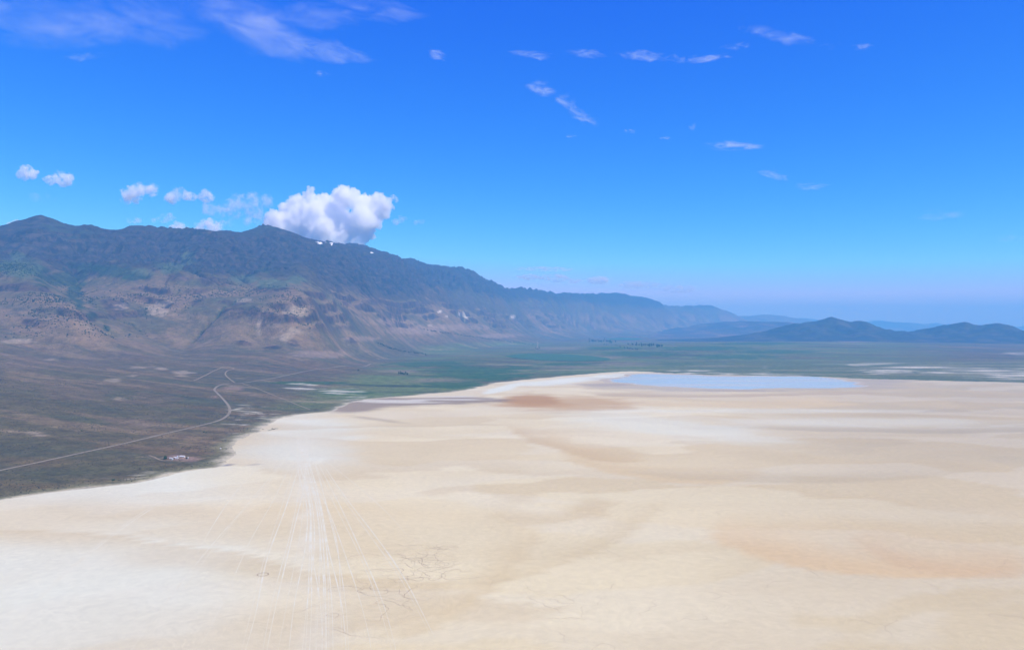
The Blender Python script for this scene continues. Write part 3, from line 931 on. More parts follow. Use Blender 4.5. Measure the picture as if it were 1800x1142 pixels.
# wheel tracks worn into the crust of the dry lake
M_TRK = plain_mat('wheel_track', (.665, .63, .455), (.64, .57, .36), 1/25.)
def track(pl, w):
    ribbon('wheel_track', spline([G(*q) for q in pl], 25), w, M_TRK, .02 + random.random() * .03, .3, 'structure', 2, True, False)
rr = random.Random(5)
for k in range(15):
    a = rr.gauss(0, 1); b = rr.gauss(0, 1)
    c = rr.uniform(-3, 3)
    track([(560 + a * 36 + b * 12, 1185), (562 + a * 30 + b * 8, 1060), (560 + a * 22 + c * 1.5, 960), (554 + a * 14 + c, 890), (540 + a * 13, 830), (531 + a * 10 - b * 4, 790), (529 + a * 8 - b * 6, 752)], rr.uniform(.8, 1.9))
for pl in ([(200,1185),(290,1060),(370,960),(440,880),(505,800),(525,770)], [(240,1150),(320,1040),(400,930),(470,850),(515,790)], [(330,1180),(395,1050),(440,950),(485,870),(518,800)], [(415,1180),(440,1080),(465,980),(495,890),(522,805)],
           [(455,1180),(480,1050),(512,930),(527,850),(530,790)], [(480,1190),(508,1040),(530,920),(535,840),(532,780)], [(700,1185),(665,1060),(630,970),(590,890),(556,820),(540,785)], [(760,1120),(700,1010),(650,940),(600,870),(560,810)],
           [(660,1180),(640,1080),(612,990),(583,910),(552,840),(538,790)], [(720,945),(680,900),(630,855),(580,815),(545,785)], [(340,985),(370,930),(410,870),(455,820),(490,795)], [(20,1100),(120,1000),(250,900),(360,840),(450,800)], [(620,760),(580,775),(545,790),(520,815)], [(600,740),(560,762),(528,790),(500,820)], [(455,770),(490,780),(525,790)]):
    track(pl, rr.uniform(.7, 1.5))
    if rr.random() < .4:
        track([(x + 4 + rr.random() * 5, y) for x, y in pl], rr.uniform(1.0, 1.8))
def doughnut(cx, cyy, r):
    x, y = G(cx, cyy)
    pts_ = [(x + r * math.cos(a), y + r * math.sin(a)) for a in np.linspace(0, 6.6, 40)]
    ribbon('wheel_track', np.array(pts_), 1.2, M_CRACK, .15, .2, 'structure', 2, False, False)
M_CRACK = plain_mat('drying_crack', (.34, .25, .16), (.42, .32, .21), 1/5.)
doughnut(462, 1009, 7.5)

def cracks():
    V, Q = [], []
    def walk(x, y, a, n, step, w, turn):
        p = []
        for i in range(n):
            p.append((x, y)); a += rr.gauss(0, turn); x += math.cos(a) * step; y += math.sin(a) * step
        p = np.array(p); d = np.gradient(p, axis=0); d /= np.linalg.norm(d, axis=1)[:, None] + 1e-9
        b = len(V)
        for i in range(n):
            ww = w * rr.uniform(.35, 1.0) * min(1, (n - i) / n * 2, .3 + i / n * 3)
            V.append((p[i, 0] - d[i, 1] * ww, p[i, 1] + d[i, 0] * ww, .1)); V.append((p[i, 0] + d[i, 1] * ww, p[i, 1] - d[i, 0] * ww, .1))
            if i: Q.append((b + 2*i - 2, b + 2*i - 1, b + 2*i + 1, b + 2*i))
    for cx, cyy, sx, sy, n in ((720,1000,32,14,16), (750,972,20,6,8), (700,1018,26,8,8), (650,1045,24,10,9), (745,990,18,8,8), (790,962,6,3,3), (600,1090,50,10,3), (880,1075,120,20,5), (1050,1030,200,30,5), (1200,985,180,30,5), (1400,1080,260,40,7), (1250,905,30,3,2), (1020,1100,60,25,4), (1640,1010,80,30,3), (1280,865,20,10,2), (1300,870,10,4,1)):
        for k in range(n):
            x, y = G(cx + rr.gauss(0, sx), cyy + rr.gauss(0, sy))
            walk(x, y, rr.choice((0, .5, 3.1, 2.6)) + rr.gauss(0, .5), rr.randint(14, 46), 2.6, rr.uniform(.2, .6) if cx < 800 and cyy < 1060 else rr.uniform(.12, .3), .38)
    grid_mesh('mud_cracks', np.array(V), np.array(Q), M_CRACK, False, None, 'stuff')
cracks()

# ------------------------------------------------------------------ irrigated fields
def field(outline, lift):
    ctr = np.array([hit(*q)[:2] for q in outline])
    ctr = spline(list(ctr) + [ctr[0]], 70)
    c = ctr.mean(0); rings = 8; n = len(ctr)
    V = [(c[0], c[1], T(*c) + lift)]
    for r in range(1, rings + 1):
        for q in ctr:
            x, y = c + (q - c) * r / rings
            V.append((x, y, T(x, y) + lift))
    me = bpy.data.meshes.new('crop_field'); f = []
    for i in range(n):
        j = (i + 1) % n
        f.append((0, 1 + i, 1 + j))
        for r in range(rings - 1):
            a = 1 + r * n
            f.append((a + i, a + n + i, a + n + j, a + j))
    me.from_pydata(V, [], f); me.materials.append(M_CROP); me.update()
    o = link(bpy.data.objects.new('crop_field', me)); o['kind'] = 'structure'
M_CROP = plain_mat('irrigated_crop', (.055, .120, .034), (.045, .10, .032), 1/60.)
field([(888,625.5),(912,622.6),(945,621.6),(1000,623),(1045,626.5),(1072,630.5),(1060,634),(1010,635),(950,633.2),(905,629.5)], 3.0)
field([(1064,595.2),(1085,594),(1112,594.2),(1130,595.6),(1120,597.2),(1095,597.6),(1075,596.8)], 4.0)

# ------------------------------------------------------------------ snow in the lee of the crest
M_SNOW = plain_mat('old_snow', (.80, .80, .78), (.74, .75, .75), 1/20., .6)
def snow(outline, label):
    c = np.array(outline).mean(0)
    P3 = [hit(*c)] + [hit(*q) for q in outline] + [hit(*(c + (np.array(q) - c) * .5)) for q in outline]
    n = len(outline)
    V = [(x, y - 1, z + 3) for x, y, z in P3]
    f = []
    for i in range(n):
        j = (i + 1) % n
        f += [(0, 1 + n + i, 1 + n + j), (1 + n + i, 1 + i, 1 + j, 1 + n + j)]
    me = bpy.data.meshes.new('snow_patch'); me.from_pydata(V, [], f); me.materials.append(M_SNOW)
    for p in me.polygons: p.use_smooth = True
    me.update()
    tag(link(bpy.data.objects.new('snow_patch', me)), label, 'snow patch', 'snow patches below the crest')
snow([(553,425.3),(559,425.0),(565,426.0),(567,428.5),(564,430.5),(559,428.5),(555,427.3)], 'larger white snow patch on the left just below the dark ridge under the big cloud')
snow([(579,426.6),(583,426.3),(586,427.5),(584.5,430.5),(583,432.5),(581.5,430.5)], 'narrow white snow patch hanging down a gully right of the larger snow patch')
snow([(570.5,425.8),(573,425.6),(575.5,426.6),(573,428)], 'tiny fleck of snow between the two larger snow patches')
snow([(650,443.6),(654,443.2),(657,445),(653,446)], 'small lone snow fleck farther right along the descending ridge')

# ------------------------------------------------------------------ trees and shrubs
def leaf_mat(name, a, b):
    t = NT(name); p = t.pos()
    f = t.noise(p, .35, 3, .6)
    return t.bsdf(t.mix(t.ramp(f, .3, .7), C4(a), C4(b)), .8, None, .15)
M_LEAF = leaf_mat('tree_leaves', (.026, .052, .016), (.052, .082, .026))
M_JUN = leaf_mat('juniper_leaves', (.022, .036, .014), (.040, .055, .022))
M_BARK = plain_mat('bark', (.12, .09, .065), (.08, .06, .045), 1.5)
OCT_V = np.array([(1,0,0),(-1,0,0),(0,1,0),(0,-1,0),(0,0,1),(0,0,-1)], float)
OCT_F = [(0,2,4),(2,1,4),(1,3,4),(3,0,4),(2,0,5),(1,2,5),(3,1,5),(0,3,5)]
def clumps(centres, r0, r1, rnd):
    V, Fc = [], []
    for c in centres:
        r = rnd.uniform(r0, r1)
        b = len(V)
        q = OCT_V * np.array((rnd.uniform(.7, 1.3), rnd.uniform(.7, 1.3), rnd.uniform(.6, 1.0))) * r
        a = rnd.uniform(0, 6.28)
        for v in q:
            v = v * rnd.uniform(.8, 1.2)
            V.append((c[0] + v[0]*math.cos(a) - v[1]*math.sin(a), c[1] + v[0]*math.sin(a) + v[1]*math.cos(a), c[2] + v[2]))
        Fc += [tuple(b + i for i in f) for f in OCT_F]
    return V, Fc
def mesh(name, V, Fc, mat, smooth=False):
    me = bpy.data.meshes.new(name); me.from_pydata([tuple(v) for v in V], [], Fc); me.update()
    if mat: me.materials.append(mat)
    for p in me.polygons: p.use_smooth = smooth
    return me
def tree_meshes(h, w, kind, seed):
    rnd = random.Random(seed)
    V, Fc = [], []
    def limb(a, b, ra, rb):
        a = np.array(a); b = np.array(b); k = len(V)
        d = b - a; d /= np.linalg.norm(d); s_ = np.cross(d, (0.3, 0.9, .1)); s_ /= np.linalg.norm(s_); t_ = np.cross(d, s_)
        for c, r in ((a, ra), (b, rb)):
            for i in range(6):
                an = i * math.pi / 3
                V.append(c + r * (math.cos(an) * s_ + math.sin(an) * t_))
        for i in range(6):
            j = (i + 1) % 6
            Fc.append((k + i, k + j, k + 6 + j, k + 6 + i))
        Fc.append(tuple(k + 6 + i for i in range(6)))
    limb((0, 0, -.8), (.1, 0, h * .35), h * .028, h * .02)
    limb((.1, 0, h * .33), (.2, .1, h * .75), h * .02, h * .007)
    for i in range(4):
        a = i * 1.6 + rnd.random()
        limb((.1, 0, h * (.28 + .07 * i)), (math.cos(a) * w * .35, math.sin(a) * w * .35, h * (.5 + .08 * i)), h * .012, h * .004)
    trunk = mesh('trunk', V, Fc, M_BARK)
    C = []
    while len(C) < 52:
        p = np.array((rnd.uniform(-1, 1), rnd.uniform(-1, 1), rnd.uniform(-1, 1)))
        rr_ = np.linalg.norm(p)
        if rr_ > 1 or rr_ < .35: continue
        taper = 1.0 if kind == 'round' else 1 - .45 * (p[2] + 1) / 2
        C.append((p[0] * w * .5 * taper + rnd.gauss(0, w * .04), p[1] * w * .5 * taper, h * .58 + p[2] * h * .40))
    V2, F2 = clumps(C, w * .10, w * .2, rnd)
    return trunk, mesh('crown', V2, F2, M_LEAF)
TREES = [tree_meshes(19, 15, 'round', 1), tree_meshes(24, 13, 'tall', 2), tree_meshes(15, 13, 'round', 3)]
def bush_mesh(seed, w, h, mat):
    rnd = random.Random(seed)
    C = [(rnd.gauss(0, w * .24), rnd.gauss(0, w * .24), abs(rnd.gauss(h * .4, h * .2))) for _ in range(16)]
    V, Fc = clumps(C, w * .14, w * .24, rnd)
    return mesh('shrub', V, Fc, mat)
BUSH = [bush_mesh(4, 7, 4, M_LEAF), bush_mesh(5, 9, 5, M_JUN)]
def put_tree(px, py, label, group, k=None, sc=1.0):
    x, y, z = hit(px, py)
    k = rr.randrange(3) if k is None else k
    e = link(bpy.data.objects.new('tree', None))
    e.location = (x, y, z); e.rotation_euler = (0, 0, rr.uniform(0, 6.28))
    e.scale = (sc * rr.uniform(.85, 1.2), sc * rr.uniform(.85, 1.2), sc * rr.uniform(.85, 1.15))
    tag(e, label, 'tree', group)
    for me in TREES[k]:
        o = link(bpy.data.objects.new(me.name, me)); o.parent = e
def put_bush(px, py, label, group, k=0, sc=1.0, name='shrub'):
    x, y, z = hit(px, py)
    o = link(bpy.data.objects.new(name, BUSH[k]))
    o.location = (x, y, z - .3); o.rotation_euler = (0, 0, rr.uniform(0, 6.28))
    o.scale = (sc * rr.uniform(.8, 1.3), sc * rr.uniform(.8, 1.2), sc * rr.uniform(.8, 1.1))
    tag(o, label, 'shrub', group)
L1 = 'dark green tree in the larger left grove around the far valley ranch'
for i in range(34):
    t_ = rr.random()
    put_tree(1034 + t_ * 46 + rr.gauss(0, 2), 598.6 + t_ * 3.2 + rr.gauss(0, .9), L1, 'trees of the left ranch grove', None, 1.9)
L2 = 'dark green tree in the long right grove of the far valley ranch'
for i in range(30):
    t_ = rr.random()
    put_tree(1104 + t_ * 60 + rr.gauss(0, 2), 605.8 + t_ * 3.8 + rr.gauss(0, .7), L2, 'trees of the right ranch grove', None, 1.6)
L3 = 'small dark tree standing apart in the pasture below the far groves'
for px, py in ((1062,606.5),(1066,607),(1083,607.6),(1090,610.5),(1098,612),(1103,613.4),(1106,614),(1109,613.6),(1112,614.4),(1117,614.2),(1120,615),(1021,595.5),(1170,593.3),(1218,597.5),(1246,589.6)):
    put_tree(px, py, L3, 'scattered pasture trees', None, 1.3)
L4 = 'dark green streamside tree in the row crossing the near sage fan'
for i in range(34):
    t_ = i / 33
    put_tree(666 + t_ * 84 + rr.gauss(0, .7), 604 + 21 * t_ + 7 * math.sin(t_ * 3.1) * (1 - t_) + rr.gauss(0, .45), L4, 'trees along the near creek', None, 1.0)
L5 = 'dark streamside bush in the thin row crossing the far sage fan'
for i in range(36):
    t_ = i / 35
    put_bush(745 + t_ * 190 + rr.gauss(0, 1), 579.5 + 26 * t_ ** .92 + rr.gauss(0, .35), L5, 'bushes along the far creek', 1, 3.0)
put_tree(630, 652, 'single dark tree alone on the grey sage plain', None, 0, .8)
for px, py in ((701,658.2),(704,658.6),(707,658.0),(710,658.8),(713,658.4),(716,659.2)):
    put_tree(px, py, 'dark tree in the small clump on the green meadow', 'clump of meadow trees', None, 1.0)
for px, py in ((941.5,612.5),(945,614),(948,612.3),(944,615)):
    put_tree(px, py, 'dark tree at the foot of the pale track up the fan', 'trees at the track foot', None, .95)
for px, py in ((186,577),(188,580.5),(184,574),(160,571),(166,573),(190,582)):
    put_tree(px, py, 'dark green tree in the mouth of the canyon', 'canyon mouth trees', 2, .8)
put_bush(143.5, 757.5, 'dark shrub in a pale bare patch above the gravel road', None, 0, 1.1)
put_bush(79, 754, 'dark shrub beside the pale wash near the left edge', None, 0, .9)
put_bush(358, 759.6, 'left one of two green shrubs between gravel road and lake bed', 'pair of green shrubs', 0, 1.0)
put_bush(362, 760.6, 'right one of two green shrubs between gravel road and lake bed', 'pair of green shrubs', 0, .9)
put_bush(200, 844, 'low green shrub on the grassy edge of the dry lake', None, 0, 1.0)
L6 = 'low dark shrub in the loose row on the white lake bed'
for px, py in ((471.5,756.4),(474,756.2),(477,755.2),(480,754.6),(478.5,753.2),(482,754.2),(484.5,753.3),(487.5,753.0)):
    put_bush(px, py, L6, 'row of shrubs on the white crust', 1, .42)
put_bush(462, 754.4, 'lone low dark shrub at the inner edge of the white lake bed', None, 1, .45)

def scatter(name, mat, n, boxes, r0, r1, cond, label_kind='stuff'):
    """many small bushes too many to count: one mesh"""
    rnd = random.Random(77)
    V, Fc = [], []
    tot = 0; tries = 0
    while tot < n and tries < n * 12:
        tries += 1
        bx = rnd.choice(boxes)
        u = (rnd.uniform(bx[0], bx[2]) - CX) / F; Y = rnd.uniform(bx[1], bx[3]); x = u * Y
        ix = int(np.searchsorted(XS, x)) - 1; iy = int(np.searchsorted(YS, Y)) - 1
        if ix < 0 or iy < 0 or ix >= nx - 1 or iy >= ny - 1 or not cond(ix, iy, rnd): continue
        z = T(x, Y); r = rnd.uniform(r0, r1)
        a, b = clumps([(x, Y, z + r * .35)], r, r * 1.2, rnd)
        k = len(V); V += a; Fc += [tuple(k + i for i in f) for f in b]
        tot += 1
    o = link(bpy.data.objects.new(name, mesh(name, V, Fc, mat))); o['kind'] = 'stuff'
def c_hill(ix, iy, rnd):
    v = n1[iy, ix] + n5[iy, ix] * .6 + max(0, ACC[iy, ix] - 4.4) * .35
    return BASE[iy, ix] > 260 and SLOPE[iy, ix] < 1.1 and v > rnd.uniform(-.05, .5)
scatter('juniper_shrubs', M_JUN, 5200, [(-40, 5300, 360, 8600), (-40, 6200, 260, 7600), (340, 6600, 700, 9000)], 3.0, 6.5, c_hill)
def c_apron(ix, iy, rnd):
    return SN[iy, ix] > 30 and BASE[iy, ix] < 200 and n2[iy, ix] + n4[iy, ix] * .7 > rnd.uniform(-.1, .45)
scatter('sagebrush', leaf_mat('sage_leaves', (.055, .052, .030), (.085, .078, .048)), 6500, [(-40, 1600, 430, 3600), (-40, 2600, 560, 5200)], .7, 1.7, c_apron)

# ------------------------------------------------------------------ the homestead
M_WALLW = plain_mat('white_siding', (.62, .60, .55), (.52, .50, .46), .5)
M_WALLG = plain_mat('grey_boards', (.27, .24, .21), (.20, .18, .16), .5)
M_ROOFW = plain_mat('white_metal_roof', (.62, .62, .60), (.50, .50, .48), .6, .5)
M_GLASS = plain_mat('window_glass', (.03, .035, .04), (.03, .035, .04), 1., .1)
M_DOOR = plain_mat('door_paint', (.16, .11, .08), (.13, .09, .07), 1.)
def box(V, Fc, x0, y0, z0, x1, y1, z1):
    b = len(V)
    V += [(x0,y0,z0),(x1,y0,z0),(x1,y1,z0),(x0,y1,z0),(x0,y0,z1),(x1,y0,z1),(x1,y1,z1),(x0,y1,z1)]
    Fc += [tuple(b + i for i in f) for f in ((3,2,1,0),(4,5,6,7),(0,1,5,4),(1,2,6,5),(2,3,7,6),(3,0,4,7))]
def building(name, px, py, w, d, h, rh, label, cat, wall, rot, wins=2, group=None):
    x, y, z = hit(px, py)
    e = link(bpy.data.objects.new(name, None)); e.location = (x, y, z); e.rotation_euler = (0, 0, R(rot))
    tag(e, label, cat, group)
    V, Fc = [], []
    hw, hd = w / 2, d / 2
    V += [(-hw,-hd,-.6),(hw,-hd,-.6),(hw,hd,-.6),(-hw,hd,-.6),(-hw,-hd,h),(hw,-hd,h),(hw,hd,h),(-hw,hd,h),(-hw,0,h+rh),(hw,0,h+rh)]
    Fc += [(0,1,5,4),(2,3,7,6),(1,2,6,9,5),(3,0,4,8,7)]
    def part(n, V, Fc, m, par=e):
        o = link(bpy.data.objects.new(n, mesh(n, V, Fc, m))); o.parent = par; return o
    part('wall', V, Fc, wall)
    ov = .5; t = .22
    V2 = []
    sl = rh / hd
    for sgn in (-1, 1):
        for xx in (-hw - ov, hw + ov):
            V2 += [(xx, sgn * (hd + ov), h - sl * ov + .05), (xx, 0, h + rh + .05), (xx, 0, h + rh + .05 + t), (xx, sgn * (hd + ov), h - sl * ov + .05 + t)]
    Fr = []
    for k in (0, 8):
        Fr += [(k,k+1,k+5,k+4),(k+3,k+7,k+6,k+2),(k,k+4,k+7,k+3),(k,k+3,k+2,k+1),(k+4,k+5,k+6,k+7)]
    roof = part('roof', V2, Fr, M_ROOFW)
    Vd, Fd = [], []; box(Vd, Fd, -.5, -hd - .08, -.1, .5, -hd + .02, 2.05)
    part('door', Vd, Fd, M_DOOR)
    for i in range(wins):
        cx_ = (-1 if i % 2 == 0 else 1) * hw * (.45 + .25 * (i // 2))
        Vw, Fw = [], []; box(Vw, Fw, cx_ - .7, -hd - .07, 1.0, cx_ + .7, -hd + .02, 2.1)
        f_ = part('window', Vw, Fw, M_WALLW)
        Vg, Fg = [], []; box(Vg, Fg, cx_ - .58, -hd - .10, 1.1, cx_ + .58, -hd - .071, 2.0)
        part('pane', Vg, Fg, M_GLASS, f_)
    return e
building('house', 320.5, 803.2, 13, 6.5, 2.7, 1.5, 'longest white roofed house at the back of the homestead clearing', 'house', M_WALLW, -6, 4)
building('house', 311, 806.0, 6.5, 5.5, 2.6, 1.4, 'white roofed cabin in the middle of the homestead clearing', 'cabin', M_WALLW, 8, 2)
building('shed', 307, 804.8, 3.6, 3.2, 2.3, .9, 'small pale shed close left of the middle white cabin', 'shed', M_WALLG, 12, 0)
building('house', 300.6, 806.3, 6.8, 4.0, 2.5, 1.1, 'low white roofed house at the left end of the homestead', 'house', M_WALLW, -10, 2)
building('shed', 302.8, 808.0, 3.6, 4.2, 2.4, 1.0, 'white roofed lean shed in front of the left homestead house', 'shed', M_WALLW, 82, 1)
building('shed', 330, 805.8, 3.4, 4.0, 2.8, 1.0, 'small pale outbuilding alone at the right end of the homestead', 'shed', M_WALLW, 90, 1)
building('barn', 313, 803.6, 5.0, 4.2, 2.8, 1.3, 'dark walled barn with pale roof behind the middle cabin', 'barn', M_WALLG, -38, 0)
for px, py, sc in ((290.5,806.5,.42),(291.8,807.0,.34),(289.3,807.2,.36)):
    put_tree(px, py, 'dark green tree in the clump at the left end of the homestead', 'homestead trees', 0, sc)
put_tree(327.8, 806.2, 'dark green tree against the right outbuilding of the homestead', None, 2, .3)
put_bush(316, 809.6, 'brown shrub in front of the homestead clearing', None, 1, .4)
put_bush(313.5, 807.4, 'dark shrub beside the middle white cabin', None, 1, .35)
put_bush(304.8, 806.8, 'dark shrub between the left house and the middle cabin', None, 1, .35)
building('shed', 387.8, 789.2, 3.2, 2.6, 2.3, .8, 'tiny white shed alone in the sage near the lake bed', 'shed', M_WALLW, 20, 1)

# ------------------------------------------------------------------ clouds
def cloud_mat(name, dens, scale=None, lo=.3, hi_=.6):
    t = NT(name)
    pv = t.n('VolumePrincipled')
    pv.inputs['Color'].default_value = (1, 1, 1, 1)
    pv.inputs['Absorption Color'].default_value = (1, 1, 1, 1)
    pv.inputs['Anisotropy'].default_value = -.3
    for k in ('Density Attribute', 'Color Attribute', 'Temperature Attribute'):
        pv.inputs[k].default_value = ''
    if scale:
        f = t.noise(t.pos(), 1 / scale, 6, .62, .4)
        t.set(pv, 'Density', t.math('MULTIPLY', t.ramp(f, lo, hi_), dens))
    else:
        pv.inputs['Density'].default_value = dens
    t.t.links.new(pv.outputs[0], t.out.inputs['Volume'])
    return t.m
TEX = []
for nm in ('billow', 'wisp'):
    tx = bpy.data.textures.new(nm, 'VORONOI' if nm == 'billow' else 'CLOUDS')
    if nm == 'wisp': tx.noise_depth = 3
    TEX.append(tx)
def cumulus(blobs, Y, label, mat, voxel, seed, depth=1.0, kids=(7, 5), group=None, grow=1.0):
    rnd = random.Random(seed)
    S = []
    k = Y / F
    for px, py, r in blobs:
        r *= grow
        S.append(((px - CX) * k, Y + rnd.uniform(-1, 1) * r * k * depth, CAM_Z + (CY - py) * k, r * k))
    lv = list(S)
    for n_, fr in zip(kids, (.46, .42, .45)):
        nxt = []
        for x, y, z, r in lv:
            for _ in range(n_):
                a = rnd.uniform(0, 6.28); el = rnd.uniform(-.35, 1.0)
                c = math.sqrt(max(0, 1 - el * el))
                rr_ = r * fr * rnd.uniform(.6, 1.15)
                nxt.append((x + c * math.cos(a) * r * .85, y + c * math.sin(a) * r * .85, z + el * r * .8, rr_))
        S += nxt; lv = nxt
    c0 = np.array([s_[:3] for s_ in S]).mean(0)
    bm0 = bmesh.new(); bmesh.ops.create_icosphere(bm0, subdivisions=2, radius=1)
    bv = np.array([v.co[:] for v in bm0.verts]); bf = np.array([[v.index for v in f.verts] for f in bm0.faces]); bm0.free()
    V = np.concatenate([bv * s_[3] + (np.array(s_[:3]) - c0) for s_ in S]); Fq = np.concatenate([bf + i * len(bv) for i in range(len(S))])
    o = grid_mesh('cloud', V, Fq, None, True, None, None)
    vx = voxel * k
    m = o.modifiers.new('r', 'REMESH'); m.mode = 'VOXEL'; m.voxel_size = vx; m.use_smooth_shade = True
    rmean = np.mean([b[2] for b in blobs]) * k
    for tx, sc, st_ in ((TEX[1], 1.1, .30), (TEX[0], .62, -.26), (TEX[0], .27, -.15), (TEX[1], .12, .05)):
        t2 = tx.copy(); t2.noise_scale = rmean * sc
        d = o.modifiers.new('d', 'DISPLACE'); d.texture = t2; d.texture_coords = 'LOCAL'; d.strength = rmean * st_ * 2; d.mid_level = .5
    m = o.modifiers.new('r2', 'REMESH'); m.mode = 'VOXEL'; m.voxel_size = vx * 1.1; m.use_smooth_shade = True
    dg = bpy.context.evaluated_depsgraph_get(); dg.update()
    me = bpy.data.meshes.new_from_object(o.evaluated_get(dg))
    old = o.data
    o.modifiers.clear(); o.data = me
    bpy.data.meshes.remove(old)
    me.name = 'cloud'; me.materials.clear(); me.materials.append(mat)
    o.location = c0
    tag(o, label, 'cloud', group)
    return o
C_THICK = cloud_mat('cumulus_cloud', .010)
C_MED = cloud_mat('small_cumulus', .011, 170., .40, .66)
C_THIN = cloud_mat('thin_cloud', .0042, 190., .42, .68)
C_FAR = cloud_mat('far_cloud', .0012, 700., .40, .66)
cumulus([(490,395,20),(505,374,21),(520,358,18),(548,345,11),(530,385,28),(556,376,26),(566,354,16),(585,380,28),(605,346,17),(620,352,17),(640,360,20),(666,350,12),(660,368,20),(681,362,11),(640,388,26),(610,400,26),(570,408,26),(540,408,23),(640,410,16),(633,424,9),(655,394,14),(505,405,18),(480,388,12),(600,418,18),(570,430,14),(600,434,13),(628,432,9),(540,428,14),(508,420,14)],
        16500, 'big towering bright white cumulus cloud rising behind the ridge', C_THICK, .55, 1, 1.0, (6, 3))
small = [
 ([(33,306,7),(44,299,9),(54,306,7),(40,310,6)], 15800, C_MED, 'small white puff cloud highest above the far left peak'),
 ([(90,318,7),(102,312,9),(118,316,8),(110,321,7)], 15800, C_MED, 'small white puff cloud right beside the highest left puff'),
 ([(218,350,7),(232,345,10),(246,338,10),(260,333,9),(272,332,6),(240,353,7)], 16200, C_MED, 'slanting white puffy cloud over the left part of the ridge'),
 ([(298,346,9),(312,336,8),(325,343,7),(342,347,6),(360,345,9),(370,346,6)], 16200, C_MED, 'two lumped white puff cloud right of the slanting puffy cloud'),
 ([(226,388,4),(236,387,5),(246,388,4)], 19500, C_THIN, 'tiny faint white cloud low over the left ridge saddle'),
 ([(272,386,5),(285,383,7),(297,380,6)], 19500, C_THIN, 'faint grey wisp of cloud right of the tiny low cloud'),
 ([(308,405,9),(320,402,8),(330,406,6)], 20000, C_MED, 'small white cloud top peeping over the ridge left of the summit'),
 ([(350,402,9),(364,398,10),(378,402,9)], 20000, C_MED, 'round white cloud sitting low over the ridge beside the summit'),
 ([(372,370,10),(390,374,9),(402,364,11),(425,359,12),(448,354,12),(468,354,10),(440,372,9),(418,378,8),(455,374,9)], 17500, C_THIN, 'broad thin grey cloud joined to the left of the big cumulus'),
 ([(392,392,5),(408,392,6),(432,388,7),(455,386,8)], 18500, C_THIN, 'ragged pale cloud scraps between summit ridge and grey cloud'),
 ([(690,348,4.5),(696,352,4)], 16500, C_MED, 'tiny white cloud fragment off the upper right of the big cumulus'),
 ([(697,391,5),(706,387,5),(712,384,3)], 17500, C_THIN, 'faint cloud scrap right of the lower big cumulus'),
 ([(732,392,4),(741,390,4.5)], 17500, C_THIN, 'smallest faint cloud scrap alone right of the big cumulus'),
 ([(18,396,5),(28,395,6)], 18500, C_MED, 'white cloud cap just behind the far left peak'),
 ([(60,347,7),(78,349,9),(98,353,8)], 15800, C_FAR, 'dim grey wisp of cloud below the two high left puffs'),
]
for i, (bl, Y, m, lab) in enumerate(small):
    cumulus(bl, Y, lab, m, .45, 20 + i, 1.0, (5, 3), None, 1.35)
def wisp_mat(i, dens, sx, sy, sz, lo, hi_, streak, rim0):
    t = NT('ice_cloud')
    p = t.obj()
    q = t.scale(p, (1 / (sy * .5 * streak), 1 / (sz * .9), 1 / (sy * .5)))
    off = t.n('VectorMath', operation='ADD'); t.t.links.new(q, off.inputs[0]); off.inputs[1].default_value = (i * 3.7, i * 1.3, i * 2.1)
    f = t.noise(off.outputs[0], 1.0, 8, .66, .7)
    # thin out towards the rim of the patch
    r = t.n('VectorMath', operation='LENGTH'); t.t.links.new(t.scale(p, (1 / sx, 1 / sz, 1 / sy)), r.inputs[0])
    rim = t.ramp(r.outputs['Value'], rim0, 1.0, 0.0, .32)
    d = t.ramp(t.math('SUBTRACT', f, rim), lo, hi_)
    pv = t.n('VolumePrincipled')
    pv.inputs['Color'].default_value = (1, 1, 1, 1); pv.inputs['Absorption Color'].default_value = (1, 1, 1, 1)
    for k in ('Density Attribute', 'Color Attribute', 'Temperature Attribute'):
        pv.inputs[k].default_value = ''
    t.set(pv, 'Density', t.math('MULTIPLY', d, dens))
    t.t.links.new(pv.outputs[0], t.out.inputs['Volume'])
    return t.m
def wisp(i, cx, cyy, rx, ry, rot, tau, label, Y=22000, lo=.44, hi_=.72, streak=5.0, rim0=.4, group='thin high clouds'):
    k = Y / F
    sx, sy = rx * k * 1.25, ry * k * 1.5
    sz = max(sy * 1.6, sx * .35)
    bm = bmesh.new(); bmesh.ops.create_icosphere(bm, subdivisions=3, radius=1)
    for v in bm.verts:
        v.co = (v.co.x * sx, v.co.y * sz, v.co.z * sy)
    me = bpy.data.meshes.new('cirrus_cloud'); bm.to_mesh(me); bm.free()
    me.materials.append(wisp_mat(i, tau * 1.5 / (2 * sz), sx, sy, sz, lo, hi_, streak, rim0))
    o = link(bpy.data.objects.new('cirrus_cloud', me))
    o.location = ((cx - CX) * k, Y, CAM_Z + (CY - cyy) * k)
    o.rotation_euler = (0, rot, 0)
    tag(o, label, 'cloud', group)
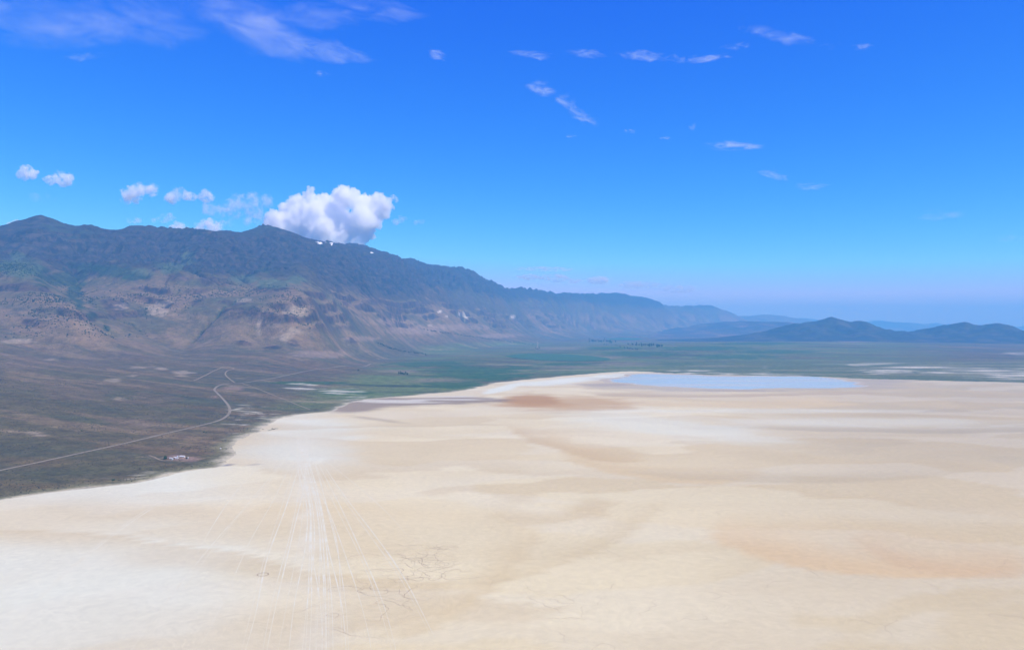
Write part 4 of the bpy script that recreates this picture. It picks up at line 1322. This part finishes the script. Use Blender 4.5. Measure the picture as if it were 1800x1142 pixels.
W = [
 (150,99,60,9,-.05,.9,'thin faint streak below the upper left veil'),
 (566,130,28,7,.1,1.1,'small flat fleck of cloud below the mottled veil'),
 (764,94,30,13,.35,2.6,'small bright ragged puff alone in the upper middle sky'),
 (938,97,60,8,.13,1.8,'short slanting wisp at the left end of the long bright streak'),
 (1030,93,64,9,.08,1.7,'faint middle wisp left of the long bright streak'),
 (1140,99,95,8,.06,2.6,'left half of the longest bright thin streak of cloud in the upper middle sky'),
 (1235,103,80,8,-.08,2.8,'right half of the longest bright thin streak bending up to its tip'),
 (1380,64,120,10,.24,2.4,'bright slanting streak descending at the upper right'),
 (1292,82,40,8,-.10,1.2,'short wisp joining the long streak to the slanting streak'),
 (1517,82,32,8,.05,1.1,'isolated small wisp right of the slanting streak'),
 (950,154,44,17,.06,2.0,'rippled cloud patch at the top of the broken diagonal chain'),
 (996,178,36,17,.45,2.0,'second ragged patch of the broken diagonal chain'),
 (1026,204,46,15,.5,1.6,'lowest ragged patch of the broken diagonal chain'),
 (1003,240,18,5,.05,1.4,'tiny flat fleck under the broken diagonal chain'),
 (1108,231,18,6,.1,1.5,'small fleck midway between the chain and the flat lens cloud'),
 (1170,243,18,5,.0,1.0,'faintest tiny fleck left of the flat lens cloud'),
 (1217,222,11,10,.5,1.3,'small upright fleck above the flat lens cloud'),
 (1292,257,82,11,.04,3.0,'bright flat lens cloud with a long right tail'),
 (1362,310,46,13,.15,1.3,'pale ragged wisp upper left of two low right wisps'),
 (1426,326,58,11,.02,1.6,'pale flat wisp lower right of two low right wisps'),
 (1655,378,72,15,-.03,1.1,'faint violet wisp low near the right edge of the sky'),
 (1780,421,45,12,.0,.5,'dim smudge of cloud touching the right edge of the sky'),
]
for i, w in enumerate(W):
    wisp(i, *w, Y=22000 if w[1] < 260 else 20000, lo=.43, rim0=.22, streak=2.6 if w[2] < 50 else 5.0)
V_ = [
 (60,30,230,34,.03,.55,'pale fibrous veil of cloud in the upper left corner'),
 (230,52,220,30,.05,.6,'pale fibrous veil lying right of and below the corner veil'),
 (120,66,170,20,-.06,.4,'fainter lower band of the upper left veils'),
 (300,14,190,18,.06,.4,'faint band of veil at the top edge between the left veils and the mottled cloud'),
 (430,30,120,34,.22,.7,'left upper part of the mottled slanting cloud veil'),
 (475,66,110,34,.30,.95,'dense middle of the mottled slanting cloud veil'),
 (565,86,110,22,.22,1.0,'lower tail of the mottled slanting veil pointing right'),
 (560,30,100,24,.12,.55,'ragged pale streaks above the tail of the mottled veil'),
 (655,16,110,20,.12,.6,'faint streak of cloud at the top edge left of centre'),
]
for i, w in enumerate(V_):
    wisp(40 + i, *w, Y=22000, lo=.40, hi_=.72, streak=3.6, rim0=.42)
for i, w in enumerate([
 (930,487,34,6,.0,3.0,'leftmost low pinkish cloud streak over the descending range'),
 (975,489,36,8,.0,3.0,'second low pale cloud streak over the descending range'),
 (1053,493,30,9,.0,4.0,'brightest small low cloud above the middle of the far range'),
 (1010,494,22,5,.0,2.5,'small low cloud left of the brightest horizon cloud'),
 (1125,501,48,8,.0,3.0,'low flat cloud right of the brightest horizon cloud'),
 (1192,508,46,7,.0,2.5,'rightmost low faint cloud over the far range'),
 (960,473,70,5,.02,1.6,'thin long grey streak above the low horizon clouds'),
]):
    wisp(60 + i, *w, Y=70000, lo=.40, hi_=.66, streak=2.2, rim0=.45, group='low clouds over the far range')
